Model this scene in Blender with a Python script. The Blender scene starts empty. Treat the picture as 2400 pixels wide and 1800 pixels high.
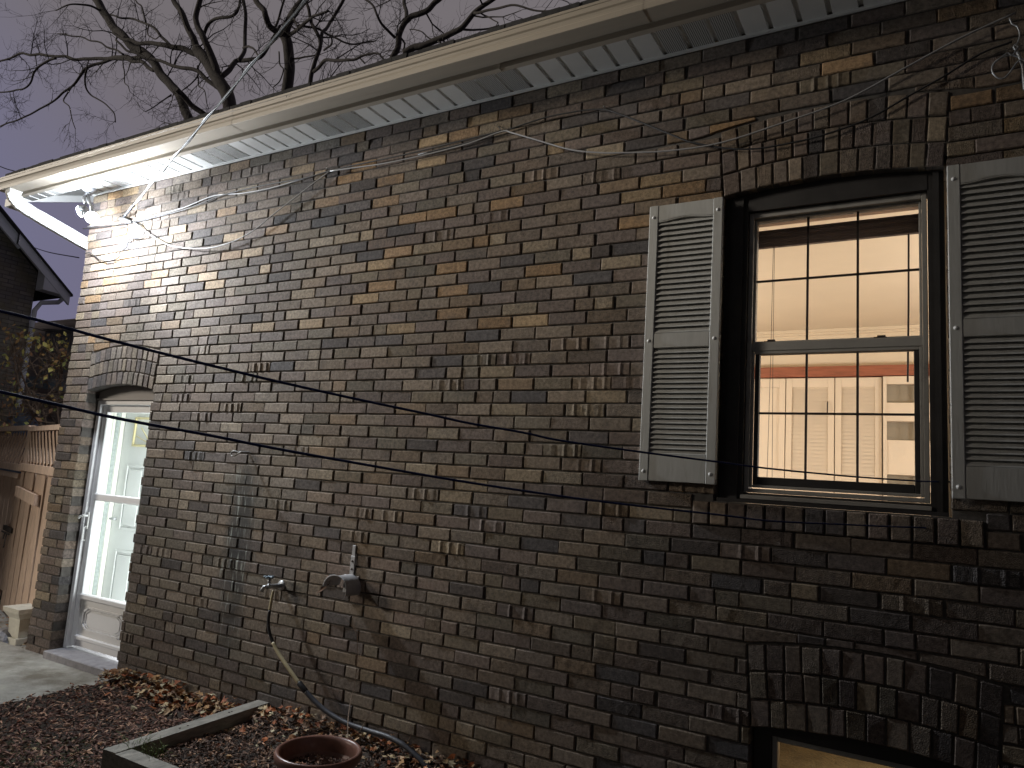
import bpy, math, random
from mathutils import Vector, Matrix, noise

random.seed(7)
rnd = random.random
def U(a, b): return a + (b - a) * rnd()
PI = math.pi
scene = bpy.context.scene
col = scene.collection

# ------------------------------------------------------------------ survey camera
# calibrated from the wall's brick courses; pix() turns a surveyed picture point into a sight line
RM = Matrix(((0.866023696765769, -0.010640082797882632, -0.49988973311942086),
             (0.495579276797289, 0.15096247662940537, 0.8553429201548304),
             (0.06636367266229014, -0.9884822301326264, 0.13601008662155156)))
FL = 1706.3948794351434
CP = Vector((0, -3.3, 1.55))
def ray(p): return RM @ Vector((p[0] - 1200, p[1] - 900, FL))
def atY(p, y=0.0): d = ray(p); return CP + d * ((y - CP.y) / d.y)
def atZ(p, z=0.0): d = ray(p); return CP + d * ((z - CP.z) / d.z)

cam_d = bpy.data.cameras.new('camera')
cam = bpy.data.objects.new('camera', cam_d); col.objects.link(cam)
m = Matrix.Identity(4)
for r in range(3):
    m[r][0] = RM[r][0]; m[r][1] = -RM[r][1]; m[r][2] = -RM[r][2]; m[r][3] = CP[r]
cam.matrix_world = m
cam_d.sensor_width = 36; cam_d.lens = FL / 2400 * 36; cam_d.clip_end = 500; cam_d.clip_start = .05
scene.camera = cam

# ------------------------------------------------------------------ helpers
class MB:
    def __init__(s): s.v = []; s.f = []; s.c = []; s.mi = []; s.cur = 0
    def add(s, vs, fs, c=None):
        b = len(s.v); s.v.extend([tuple(q) for q in vs]); s.f.extend([tuple(i + b for i in q) for q in fs])
        s.mi.extend([s.cur] * len(fs))
        s.c.extend([c or (1, 1, 1, 0)] * len(vs))
    def box(s, x0, x1, y0, y1, z0, z1, c=None, bev=0.0):
        if bev <= 0:
            s.add([(x0,y0,z0),(x1,y0,z0),(x1,y1,z0),(x0,y1,z0),(x0,y0,z1),(x1,y0,z1),(x1,y1,z1),(x0,y1,z1)],
                  [(0,3,2,1),(4,5,6,7),(0,1,5,4),(1,2,6,5),(2,3,7,6),(3,0,4,7)], c); return
        b = bev; vs = []; lim = ((x0, x1), (y0, y1), (z0, z1))
        # chamfered box: 24 vertices
        idx = {}
        for sx in (0, 1):
            for sy in (0, 1):
                for sz in (0, 1):
                    for ax in range(3):
                        p = [lim[0][sx], lim[1][sy], lim[2][sz]]
                        for k, sg in enumerate((sx, sy, sz)):
                            if k != ax: p[k] += b if sg == 0 else -b
                        idx[(sx, sy, sz, ax)] = len(vs); vs.append(tuple(p))
        fs = []
        for ax in range(3):
            for sg in (0, 1):
                o = [k for k in range(3) if k != ax]; q = []
                for a_, b_ in ((0, 0), (1, 0), (1, 1), (0, 1)):
                    t = [0, 0, 0]; t[ax] = sg; t[o[0]] = a_; t[o[1]] = b_
                    q.append(idx[(t[0], t[1], t[2], ax)])
                if (sg == 0) ^ (ax == 1): q.reverse()
                fs.append(tuple(q))
        for ax in range(3):
            o = [k for k in range(3) if k != ax]
            for a_ in (0, 1):
                for b_ in (0, 1):
                    t0 = [0, 0, 0]; t1 = [0, 0, 0]; t1[ax] = 1
                    for t in (t0, t1): t[o[0]] = a_; t[o[1]] = b_
                    fs.append((idx[(*t0, o[0])], idx[(*t1, o[0])], idx[(*t1, o[1])], idx[(*t0, o[1])]))
        for sx in (0, 1):
            for sy in (0, 1):
                for sz in (0, 1): fs.append(tuple(idx[(sx, sy, sz, a_)] for a_ in range(3)))
        s.add(vs, fs, c)
    def beam(s, a, b, w, h, up=(0, 0, 1), c=None, ext=0):
        a = Vector(a); b = Vector(b); d = (b - a).normalized(); a = a - d * ext; b = b + d * ext
        sd = d.cross(Vector(up)).normalized(); u = sd.cross(d).normalized()
        vs = []
        for p in (a, b):
            for i, j in ((-1, -1), (1, -1), (1, 1), (-1, 1)): vs.append(p + sd * (w / 2 * i) + u * (h / 2 * j))
        s.add(vs, [(0,3,2,1),(4,5,6,7),(0,1,5,4),(1,2,6,5),(2,3,7,6),(3,0,4,7)], c)
    def tube(s, pts, r, n=6, c=None, cap=True):
        pts = [Vector(p) for p in pts]; k = len(pts)
        rr = r if isinstance(r, (list, tuple)) else [r] * k
        ref = None; vs = []
        for i, p in enumerate(pts):
            d = (pts[min(i + 1, k - 1)] - pts[max(i - 1, 0)])
            if d.length < 1e-9: d = Vector((0, 0, 1))
            d.normalize()
            if ref is None:
                ref = d.orthogonal().normalized()
            else:
                ref = (ref - d * ref.dot(d))
                ref = ref.normalized() if ref.length > 1e-6 else d.orthogonal().normalized()
            q = d.cross(ref)
            for j in range(n):
                a = 2 * PI * j / n
                vs.append(p + (ref * math.cos(a) + q * math.sin(a)) * rr[i])
        fs = [(i*n+j, i*n+(j+1)%n, (i+1)*n+(j+1)%n, (i+1)*n+j) for i in range(k-1) for j in range(n)]
        if cap and n > 2: fs += [tuple(range(n-1, -1, -1)), tuple((k-1)*n + j for j in range(n))]
        s.add(vs, fs, c)
    def lathe(s, prof, ctr, n=32, axis='z', c=None):
        vs = []; ctr = Vector(ctr)
        for (r, h) in prof:
            for j in range(n):
                a = 2*PI*j/n; x, y = r*math.cos(a), r*math.sin(a)
                vs.append(ctr + (Vector((x, y, h)) if axis == 'z' else Vector((x, h, y)) if axis == 'y' else Vector((h, x, y))))
        fs = [(i*n+j, i*n+(j+1)%n, (i+1)*n+(j+1)%n, (i+1)*n+j) for i in range(len(prof)-1) for j in range(n)]
        s.add(vs, fs, c)
    def strip(s, prof, x0, x1, c=None):     # profile in (y,z) swept along x
        vs = [(x0, y, z) for y, z in prof] + [(x1, y, z) for y, z in prof]; n = len(prof)
        s.add(vs, [(i, i+1, n+i+1, n+i) for i in range(n-1)], c)
    def prism(s, poly, y0, y1, c=None):     # polygon in (x,z) extruded along y
        n = len(poly); vs = [(x, y0, z) for x, z in poly] + [(x, y1, z) for x, z in poly]
        s.add(vs, [tuple(range(n)), tuple(range(2*n-1, n-1, -1))] + [(i, n+i, n+(i+1) % n, (i+1) % n) for i in range(n)], c)
    def build(s, name, mat, parent=None, smooth=False):
        me = bpy.data.meshes.new(name); me.from_pydata(s.v, [], s.f)
        mats = mat if isinstance(mat, (list, tuple)) else [mat]
        for q in mats: me.materials.append(q)
        if len(mats) > 1: me.polygons.foreach_set('material_index', s.mi)
        if any(q[3] != 0 or q[0] != 1 for q in s.c):
            at = me.color_attributes.new('tint', 'FLOAT_COLOR', 'POINT')
            at.data.foreach_set('color', [t for q in s.c for t in q])
        if smooth: me.polygons.foreach_set('use_smooth', [True] * len(me.polygons))
        me.update()
        o = bpy.data.objects.new(name, me); col.objects.link(o)
        if parent is not None: o.parent = parent; o.matrix_parent_inverse = parent.matrix_world.inverted()
        return o

def empty(name, loc):
    o = bpy.data.objects.new(name, None); o.location = loc; o.empty_display_size = .2
    o.matrix_world = Matrix.Translation(loc); col.objects.link(o); return o
def tag(o, label=None, cat=None, group=None, kind=None):
    if label: o['label'] = label
    if cat: o['category'] = cat
    if group: o['group'] = group
    if kind: o['kind'] = kind
    return o
def smooth_path(pts, k=5):
    pts = [Vector(p) for p in pts]
    if len(pts) < 3: return pts
    P = [pts[0]*2 - pts[1]] + pts + [pts[-1]*2 - pts[-2]]; out = []
    for i in range(1, len(P)-2):
        a, b, c_, d = P[i-1:i+3]
        for j in range(k):
            t = j / k
            out.append(.5*((2*b) + (c_-a)*t + (2*a-5*b+4*c_-d)*t*t + (3*b-a-3*c_+d)*t**3))
    out.append(pts[-1]); return out

# ------------------------------------------------------------------ materials
def nmat(name):
    mt = bpy.data.materials.new(name); mt.use_nodes = True
    nt = mt.node_tree; b = nt.nodes['Principled BSDF']
    return mt, nt, b
def N(nt, t, **kw):
    n = nt.nodes.new(t)
    for k, v in kw.items():
        if k.startswith('i_'): n.inputs[k[2:].replace('_', ' ')].default_value = v
        else: setattr(n, k, v)
    return n
def mixc(nt, fac, a, b, blend='MIX'):
    n = nt.nodes.new('ShaderNodeMix'); n.data_type = 'RGBA'; n.blend_type = blend
    for s_, v in ((n.inputs[0], fac), (n.inputs[6], a), (n.inputs[7], b)):
        if hasattr(v, 'is_output') or isinstance(v, bpy.types.NodeSocket): nt.links.new(v, s_)
        else: s_.default_value = v if not isinstance(v, tuple) or len(v) == 4 else (*v, 1)
    return n.outputs[2]
def ramp(nt, src, p0, p1, c0=(0,0,0,1), c1=(1,1,1,1)):
    n = nt.nodes.new('ShaderNodeValToRGB'); e = n.color_ramp.elements
    e[0].position = p0; e[1].position = p1; e[0].color = c0; e[1].color = c1
    nt.links.new(src, n.inputs[0]); return n.outputs[0]
def simple(name, c, rough=.7, var=.25, scale=12, bump=.15, bscale=60, dist=.003, metal=0, dirt=None, dscale=3, dth=(.55,.75), tint=False, stretch=None):
    mt, nt, b = nmat(name); L = nt.links.new
    tc = N(nt, 'ShaderNodeTexCoord'); src = tc.outputs['Object']
    if stretch:
        mp = N(nt, 'ShaderNodeMapping'); mp.inputs['Scale'].default_value = stretch; L(src, mp.inputs[0]); src = mp.outputs[0]
    n1 = N(nt, 'ShaderNodeTexNoise', i_Scale=scale, i_Detail=6.0, i_Roughness=.6); L(src, n1.inputs['Vector'])
    dark = tuple(q*(1-var) for q in c); lite = tuple(min(1, q*(1+var)) for q in c)
    cc = ramp(nt, n1.outputs[0], .3, .7, (*dark, 1), (*lite, 1))
    if tint:
        at = N(nt, 'ShaderNodeAttribute', attribute_name='tint'); cc = mixc(nt, 1.0, cc, at.outputs['Color'], 'MULTIPLY')
    if dirt:
        n2 = N(nt, 'ShaderNodeTexNoise', i_Scale=dscale, i_Detail=8.0, i_Roughness=.7); L(src, n2.inputs['Vector'])
        cc = mixc(nt, ramp(nt, n2.outputs[0], *dth), cc, (*dirt, 1))
    L(cc, b.inputs['Base Color'])
    b.inputs['Roughness'].default_value = rough; b.inputs['Metallic'].default_value = metal
    if bump:
        n3 = N(nt, 'ShaderNodeTexNoise', i_Scale=bscale, i_Detail=5.0); L(src, n3.inputs['Vector'])
        bp = N(nt, 'ShaderNodeBump', i_Strength=bump, i_Distance=dist); L(n3.outputs[0], bp.inputs['Height']); L(bp.outputs[0], b.inputs['Normal'])
    return mt
def brick_mat():
    mt, nt, b = nmat('brick_faces'); L = nt.links.new
    tc = N(nt, 'ShaderNodeTexCoord'); src = tc.outputs['Object']
    at = N(nt, 'ShaderNodeAttribute', attribute_name='tint')
    n1 = N(nt, 'ShaderNodeTexNoise', i_Scale=55.0, i_Detail=7.0, i_Roughness=.65); L(src, n1.inputs['Vector'])
    mod = ramp(nt, n1.outputs[0], .32, .68, (.55,.54,.53,1), (1.35,1.3,1.25,1))
    cc = mixc(nt, 1.0, at.outputs['Color'], mod, 'MULTIPLY')
    # blotches of soot and salts
    n2 = N(nt, 'ShaderNodeTexNoise', i_Scale=7.0, i_Detail=6.0, i_Roughness=.7); L(src, n2.inputs['Vector'])
    cc = mixc(nt, ramp(nt, n2.outputs[0], .52, .72, (0,0,0,1), (.55,.55,.55,1)), cc, (.075,.068,.066,1))
    n6 = N(nt, 'ShaderNodeTexNoise', i_Scale=26.0, i_Detail=8.0, i_Roughness=.75); L(src, n6.inputs['Vector'])
    cc = mixc(nt, ramp(nt, n6.outputs[0], .63, .74, (0,0,0,1), (.45,.45,.45,1)), cc, (.36,.34,.31,1))
    # pitted rug-face bricks
    vp = N(nt, 'ShaderNodeTexVoronoi', i_Scale=170.0); L(src, vp.inputs['Vector'])
    pit = ramp(nt, vp.outputs['Distance'], .12, .42, (1,1,1,1), (0,0,0,1))
    pm = N(nt, 'ShaderNodeMath', operation='MULTIPLY'); L(pit, pm.inputs[0]); L(at.outputs['Alpha'], pm.inputs[1])
    pm2 = N(nt, 'ShaderNodeMath', operation='MULTIPLY'); L(pm.outputs[0], pm2.inputs[0]); pm2.inputs[1].default_value = .45
    cc = mixc(nt, pm2.outputs[0], cc, (.035,.030,.028,1))
    # the water stain under the wall hook: dark damp band with lime runs
    sp = N(nt, 'ShaderNodeSeparateXYZ'); L(src, sp.inputs[0])
    def mth(op, a, b_=None, cl=False):
        n = N(nt, 'ShaderNodeMath', operation=op); n.use_clamp = cl
        for i_, v in enumerate((a, b_)):
            if v is None: continue
            if isinstance(v, (int, float)): n.inputs[i_].default_value = v
            else: L(v, n.inputs[i_])
        return n.outputs[0]
    n4 = N(nt, 'ShaderNodeTexNoise', i_Scale=5.0, i_Detail=4.0); L(src, n4.inputs['Vector'])
    dx = mth('ABSOLUTE', mth('ADD', mth('ADD', sp.outputs[0], 3.89), mth('MULTIPLY', mth('SUBTRACT', n4.outputs[0], .5), .35)))
    inx = mth('SUBTRACT', 1.0, mth('DIVIDE', dx, .17), True)
    inz = mth('MULTIPLY', mth('DIVIDE', mth('SUBTRACT', 1.66, sp.outputs[2]), .25, True), mth('DIVIDE', mth('SUBTRACT', sp.outputs[2], .3), .5, True), True)
    st = mth('MULTIPLY', mth('MULTIPLY', inx, inz), 1.5, True)
    cc = mixc(nt, mth('MULTIPLY', st, .75), cc, (.045,.048,.05,1))
    mp = N(nt, 'ShaderNodeMapping'); mp.inputs['Scale'].default_value = (60, 20, 5); L(src, mp.inputs[0])
    n5 = N(nt, 'ShaderNodeTexNoise', i_Scale=1.0, i_Detail=5.0); L(mp.outputs[0], n5.inputs['Vector'])
    run = mth('MULTIPLY', ramp(nt, n5.outputs[0], .56, .66), st)
    cc = mixc(nt, mth('MULTIPLY', run, .8), cc, (.42,.46,.43,1))
    L(cc, b.inputs['Base Color']); b.inputs['Roughness'].default_value = .95; b.inputs['Specular IOR Level'].default_value = .2
    n3 = N(nt, 'ShaderNodeTexNoise', i_Scale=210.0, i_Detail=5.0); L(src, n3.inputs['Vector'])
    vr = N(nt, 'ShaderNodeTexVoronoi', i_Scale=230.0); L(src, vr.inputs['Vector'])
    h = mth('ADD', n3.outputs[0], mth('MULTIPLY', mth('MULTIPLY', vr.outputs['Distance'], 1.6), at.outputs['Alpha']))
    bp = N(nt, 'ShaderNodeBump', i_Strength=1.0, i_Distance=.0035); L(h, bp.inputs['Height']); L(bp.outputs[0], b.inputs['Normal'])
    return mt
def emis(name, c, s):
    mt, nt, b = nmat(name); b.inputs['Base Color'].default_value = (*c, 1)
    b.inputs['Emission Color'].default_value = (*c, 1); b.inputs['Emission Strength'].default_value = s; return mt
def glass_mat(name='window_glass', tint=(.93,.95,.95), refl=.06):
    mt = bpy.data.materials.new(name); mt.use_nodes = True; nt = mt.node_tree; nt.nodes.clear()
    o = N(nt, 'ShaderNodeOutputMaterial'); tr = N(nt, 'ShaderNodeBsdfTransparent'); tr.inputs[0].default_value = (*tint, 1)
    gl = N(nt, 'ShaderNodeBsdfGlossy'); gl.inputs['Roughness'].default_value = .02
    fr = N(nt, 'ShaderNodeFresnel'); fr.inputs[0].default_value = 1.45
    mx = N(nt, 'ShaderNodeMixShader'); nt.links.new(fr.outputs[0], mx.inputs[0]); nt.links.new(tr.outputs[0], mx.inputs[1]); nt.links.new(gl.outputs[0], mx.inputs[2])
    nt.links.new(mx.outputs[0], o.inputs[0]); return mt

M_brick = brick_mat()
M_mortar = simple('mortar', (.09,.082,.075), .95, .3, 30, .6, 140, .004, dirt=(.07,.065,.06), dscale=5)
M_alu = simple('beige_aluminium', (.45,.40,.33), .5, .06, 4, .04, 20, dirt=(.30,.25,.19), dscale=2.2, dth=(.6,.8), stretch=(.5,4,4))
M_soffit = simple('white_soffit', (.72,.72,.70), .5, .05, 5, .03)
M_down = simple('white_downspout', (.72,.72,.70), .45, .04, 5, .03)
M_shingle = simple('dark_shingles', (.035,.035,.038), .9, .4, 30, .6, 60)
M_shut = simple('weathered_shutter_vinyl', (.42,.42,.40), .55, .10, 6, .35, 14, .002, dirt=(.24,.23,.20), dscale=3, dth=(.55,.8), stretch=(9,9,1.2))
M_frame = simple('grey_window_aluminium', (.34,.33,.31), .45, .08, 9, .05, dirt=(.16,.15,.14), dscale=8)
M_dark = simple('dark_painted_wood', (.028,.026,.026), .6, .3, 9, .3, 40)
M_pvcb = simple('dark_bars', (.03,.022,.02), .5, .1, 5, 0)
M_door = simple('white_door_aluminium', (.78,.78,.79), .38, .03, 4, .02)
M_door2 = simple('white_steel_entry_door', (.68,.70,.68), .45, .03, 4, .02)
M_brass = simple('pale_brass_trim', (.62,.55,.30), .4, .05, 4, 0)
M_stone = simple('grey_concrete_sill', (.30,.29,.31), .85, .25, 18, .5, 60, .004, dirt=(.16,.15,.15), dscale=9)
M_conc = simple('concrete_path', (.34,.325,.29), .9, .2, 9, .55, 70, .006, dirt=(.16,.14,.11), dscale=2.2, dth=(.45,.65))
M_soil = simple('dark_soil', (.045,.034,.026), 1, .4, 20, .9, 50, .02)
M_grass_g = simple('dark_ground', (.05,.045,.03), 1, .4, 5, .8, 40, .02)
M_chip = simple('bark_chips', (.33,.225,.18), .9, .3, 30, .5, 80, tint=True)
M_leaf = simple('dry_leaves', (1,1,1), .75, .2, 40, .3, 60, tint=True)
M_timber = simple('weathered_timber', (.22,.205,.175), .85, .35, 10, .6, 30, .004, dirt=(.12,.13,.09), dscale=6, stretch=(3,1,6))
M_terra = simple('glazed_terracotta', (.18,.085,.062), .35, .25, 14, .2, 40, .002, dirt=(.12,.07,.05), dscale=5)
M_fence = simple('brown_stained_fence', (.54,.39,.29), .8, .3, 9, .5, 40, .003, dirt=(.33,.23,.16), dscale=5, stretch=(6,6,.8))
M_rust = simple('dark_iron', (.05,.038,.032), .7, .4, 30, .4, 80, metal=.3)
M_blackcable = simple('black_cable', (.02,.02,.022), .5, .2, 9, 0)
M_greycable = simple('grey_cable', (.30,.30,.31), .45, .15, 9, 0)
M_alucable = simple('bare_aluminium_cable', (.075,.08,.09), .6, .15, 30, .2, 60)
M_blue = simple('blue_plastic_line', (.008,.016,.075), .85, .2, 40, .3, 200, .001)
M_tan = simple('tan_hose', (.42,.36,.22), .5, .15, 30, .1)
M_blackhose = simple('black_hose', (.018,.018,.02), .4, .2, 9, 0)
M_greyhose = simple('slate_grey_hose', (.05,.053,.065), .45, .2, 30, .2)
M_galv = simple('galvanised_metal', (.35,.36,.37), .4, .25, 30, .2, 60, metal=.5, dirt=(.12,.09,.07), dscale=14)
M_hang = simple('worn_grey_painted_metal', (.36,.36,.37), .5, .2, 20, .3, 60, dirt=(.17,.14,.12), dscale=14)
M_bark = simple('tree_bark', (.045,.04,.038), .95, .3, 9, .6, 20, .03)
M_lampg = simple('grey_lamp_housing', (.35,.36,.38), .5, .05, 4, 0)
M_nbrick = None
M_white = simple('white_trim', (.75,.78,.84), .6, .06, 2, 0)
M_wall_in = simple('cream_plaster', (.74,.64,.50), .9, .03, 2, .05)
M_closet = simple('cream_closet_paint', (.74,.64,.52), .6, .03, 3, .05)
M_beam = simple('red_brown_wood', (.30,.10,.055), .5, .25, 6, .1, stretch=(1,8,8))
M_shelfb = simple('taupe_shelf_back', (.30,.26,.20), .8, .1, 6, 0)
M_floor = simple('wood_floor', (.25,.15,.08), .5, .2, 5, .1)
M_blind = simple('brown_blind_fabric', (.12,.085,.07), .8, .15, 10, .2)
M_glass = glass_mat()
M_twig = simple('dry_twig', (.20,.14,.10), .9, .2, 30, .2)

# neighbour brick: rows of brick from a brick texture
def neighbour_mat(side=False):
    mt, nt, b = nmat('old_brown_brick'); L = nt.links.new
    tc = N(nt, 'ShaderNodeTexCoord'); mp = N(nt, 'ShaderNodeMapping'); mp.inputs['Rotation'].default_value = (PI/2, 0, 0)
    L(tc.outputs['Object'], mp.inputs[0])
    br = N(nt, 'ShaderNodeTexBrick')
    if side:
        sp = N(nt, 'ShaderNodeSeparateXYZ'); cb = N(nt, 'ShaderNodeCombineXYZ'); L(tc.outputs['Object'], sp.inputs[0]); L(sp.outputs[1], cb.inputs[0]); L(sp.outputs[2], cb.inputs[1]); L(cb.outputs[0], br.inputs[0])
    else: L(mp.outputs[0], br.inputs[0])
    br.inputs['Scale'].default_value = 1; br.inputs['Brick Width'].default_value = .22; br.inputs['Row Height'].default_value = .075
    br.inputs['Mortar Size'].default_value = .008
    br.inputs['Color1'].default_value = (.30,.28,.25,1); br.inputs['Color2'].default_value = (.18,.17,.175,1); br.inputs['Mortar'].default_value = (.10,.10,.10,1)
    n = N(nt, 'ShaderNodeTexNoise', i_Scale=3.0, i_Detail=5.0); L(tc.outputs['Object'], n.inputs['Vector'])
    L(mixc(nt, ramp(nt, n.outputs[0], .4, .7), br.outputs[0], (.20,.18,.12,1)), b.inputs['Base Color']); b.inputs['Roughness'].default_value = .9
    return mt
M_nbrick = neighbour_mat(); M_nbrick2 = neighbour_mat(True)

# ------------------------------------------------------------------ the brick house
WX0, WX1, WZ1 = -6.17, 2.4, 3.80
CH = .068
house = empty('brick_house', (WX0, 0, 0))
tag(house, 'old brown brick house wall with arched openings, white soffit and gutter', 'house')

ARCHES = [dict(x0=-5.842, x1=-5.005, zb=.07, zs=2.062, rise=.045, t=.305, n=13, depth=.12),
          dict(x0=-.843, x1=.052, zb=1.535, zs=2.955, rise=.035, t=.335, n=13, depth=.12),
          dict(x0=-.669, x1=.19, zb=.0, zs=.615, rise=.035, t=.335, n=12, depth=.12)]
SILL = dict(x0=-.945, x1=.165, z0=1.430, z1=1.532)
def arch_top(a, x, t=None):
    xc = (a['x0'] + a['x1'])/2; hw = (a['x1'] - a['x0'])/2
    return a['zs'] + (a['t'] if t is None else t) + a['rise'] * (1 - min(1.3, abs(x - xc)/hw)**2)
FAN = .055
def arch_hw(a, z):
    hw = (a['x1'] - a['x0'])/2
    return hw if z < a['zs'] else hw*(1 + FAN*(z - a['zs'])/a['t'])

PAL = [((.222,.184,.145), 7), ((.192,.158,.130), 6), ((.165,.135,.120), 5), ((.115,.104,.102), 3), ((.212,.162,.115), 2),
       ((.275,.228,.165), 2), ((.192,.155,.134), 4), ((.180,.155,.120), 4)]
PALW = [c for c, w in PAL for _ in range(w)]
def brick_col(z, x=0):
    if z > 2.4 and rnd() < .16: c = random.choice([(.32,.215,.12), (.30,.205,.12), (.36,.27,.165), (.10,.09,.088)])
    else: c = random.choice(PALW)
    g = (c[0] + c[1] + c[2])/3; f = .30 if -5.6 < x < -3.4 else .05
    c = tuple(q*(1 - f) + g*1.04*f for q in c)
    k = U(.86, 1.16); j = U(-.006, .006)
    return (max(.02, c[0]*k + j), c[1]*k, max(.02, c[2]*k - j), 1.0 if rnd() < .5 else U(.0, .35))

def brick(mb, fn, L_, H_, style='plain', depth=.11, c=None, dens=1.0, y0=0.0, seed=0.0):
    """fn(u,v)->(x,z); front is a worn grid, sides run back into the wall"""
    nx = max(3, int(L_ / .022 * dens)); nz = max(3, int(H_ / .018 * dens))
    if style == 'ridge': nx = max(nx, 16)
    eu, ev = .0045 / L_, .0045 / H_
    us = [0] + [eu + (1 - 2*eu)*i/(nx-2) for i in range(nx-1)] + [1]
    vs_ = [0] + [ev + (1 - 2*ev)*i/(nz-2) for i in range(nz-1)] + [1]
    tilt = U(-.0015, .0015); tiltz = U(-.001, .001); off = U(-.0018, .0018) + y0
    amp = .0010 if c[3] > .5 else .0005
    ridges = []
    if style == 'ridge':
        k = random.choice([2, 2, 3]); ridges = [((i + 1)/(k + .6) + U(-.04, .04)) for i in range(k)]
    w = len(us); V = []; 
    jc = [(U(-.0014, .0014), U(-.0014, .0014)) for _ in range(4)]
    for b_, v in enumerate(vs_):
        for a_, u in enumerate(us):
            x, z = fn(u, v)
            j0 = [(jc[0][k]*(1-u) + jc[1][k]*u)*(1-v) + (jc[2][k]*(1-u) + jc[3][k]*u)*v for k in (0, 1)]
            wob = noise.noise(Vector((x*38, z*38 + seed, 3.1)))*.0013
            x += j0[0]; z += j0[1] + wob*(1 if v in (0, 1) else .2)
            edge = (u in (0, 1)) or (v in (0, 1))
            y = off + tilt*(u - .5)*2 + tiltz*(v - .5)*2 + amp*noise.noise(Vector((x*60, z*60, 9)))*1.6
            for r_ in ridges:
                y -= .0065*math.exp(-((u - r_)/.030)**2)
                y += .003*math.exp(-((u - r_ - .08)/.06)**2)
            if edge: y += .0042
            V.append((x, y, z))
    h = len(vs_)
    fs = [(j*w+i, j*w+i+1, (j+1)*w+i+1, (j+1)*w+i) for j in range(h-1) for i in range(w-1)]
    loop = [i for i in range(w)] + [j*w + w-1 for j in range(1, h)] + [(h-1)*w + i for i in range(w-2, -1, -1)] + [j*w for j in range(h-2, 0, -1)]
    b0 = len(V)
    for q in loop: V.append((V[q][0], depth, V[q][2]))
    nl = len(loop)
    fs += [(loop[i], b0+i, b0+(i+1) % nl, loop[(i+1) % nl]) for i in range(nl)]
    mb.add(V, fs, c)

bricks = MB(); G = .0036
def dens_at(x): return 1.0 if x > -3.6 else .7 if x > -5 else .55
n_courses = int(WZ1 / CH) + 1
for ci in range(-1, n_courses):
    za, zb_ = ci*CH + G, (ci + 1)*CH - G
    zm = (za + zb_)/2
    if zb_ > WZ1: zb_ = WZ1
    if zb_ - za < .01: continue
    cuts = []; clamps = []
    for a in ARCHES:
        xc = (a['x0'] + a['x1'])/2
        if zm < a['zb'] - .02: continue
        ztop_side = a['zs'] + a['t'] - .012
        if zm < ztop_side and zm > a['zb'] - .02:
            hw = arch_hw(a, zm) + .006
            cuts.append((xc - hw, xc + hw))
        elif za < a['zs'] + a['t'] + a['rise'] + .03: clamps.append(a)
    if zm < SILL['z1'] and zm > SILL['z0'] - .01: cuts.append((SILL['x0'] - .005, SILL['x1'] + .005))
    sillclamp = za < SILL['z1'] + .008 and zm >= SILL['z1']
    xb0 = WX0 - (.109 if ci % 2 else 0) + U(-.014, .014); kk = 0; drift = 0
    while xb0 + kk*.218 < WX1:
        drift = max(-.02, min(.02, drift + U(-.006, .006)))
        gx0 = (xb0 + kk*.218 + drift) if kk else xb0
        r = rnd(); kk += 1
        if r < .875 or kk == 1: seq = [(.2112, 'plain')]
        elif r < .955 or gx0 < -5.6: seq = [(.1022, 'plain'), (.1022, 'plain')]
        else: seq = [(.2112, 'ridge')]
        x = gx0
        for ln, sty in seq:
            ln += U(-.003, .002)
            a0, a1 = x, x + ln; x = a1 + .0068
            a0 = max(a0, WX0)
            segs = [(a0, a1)]
            for c0, c1 in cuts:
                ns = []
                for s0, s1 in segs:
                    if s1 <= c0 or s0 >= c1: ns.append((s0, s1)); continue
                    if s0 < c0: ns.append((s0, c0))
                    if s1 > c1: ns.append((c1, s1))
                segs = ns
            for s0, s1 in segs:
                if s1 - s0 < .02: continue
                def fn(u, v, s0=s0, s1=s1):
                    xx = s0 + (s1 - s0)*u; lo = za
                    for a in clamps:
                        if abs(xx - (a['x0']+a['x1'])/2) < arch_hw(a, 9) * 1.07 - .0: 
                            lo = max(lo, arch_top(a, xx) + .009)
                    if sillclamp and SILL['x0'] < xx < SILL['x1']: lo = max(lo, SILL['z1'] + .009)
                    lo = min(lo, zb_ - .003)
                    return xx, lo + (zb_ - lo)*v
                if fn(.5, 0)[1] > zb_ - .012: continue
                c = brick_col(zm, s0)
                if s1 - s0 < .12 and sty == 'ridge': sty = 'plain'
                brick(bricks, fn, s1 - s0, zb_ - za, sty, .11, c, dens_at(s0), seed=ci*3.7)
# arches
for a in ARCHES:
    xc = (a['x0'] + a['x1'])/2; hw = (a['x1'] - a['x0'])/2; R_ = 3
    for k in range(R_):
        t0, t1 = a['t']*k/R_ + .004, a['t']*(k+1)/R_ - .004
        n = a['n'] + (k % 2)
        es = [0.0]
        for i in range(n): es.append(es[-1] + U(.85, 1.15))
        es = [e/es[-1] for e in es]
        for i in range(n):
            u0 = -1 + 2*es[i]; u1 = -1 + 2*es[i+1]
            def fn(u, v, u0=u0, u1=u1):
                t = t0 + (t1 - t0)*v
                s_ = (u0 + .007/hw/2 + (u1 - u0 - .007/hw)*u) * (1 + FAN*t/a['t'])
                xx = xc + s_*hw
                return xx, a['zs'] + t + a['rise']*(1 - s_*s_)
            c = brick_col(2.0, xc)
            brick(bricks, fn, (u1-u0)*hw, t1-t0, 'plain', .12, c, .8, y0=-.001, seed=i*1.3)
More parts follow.
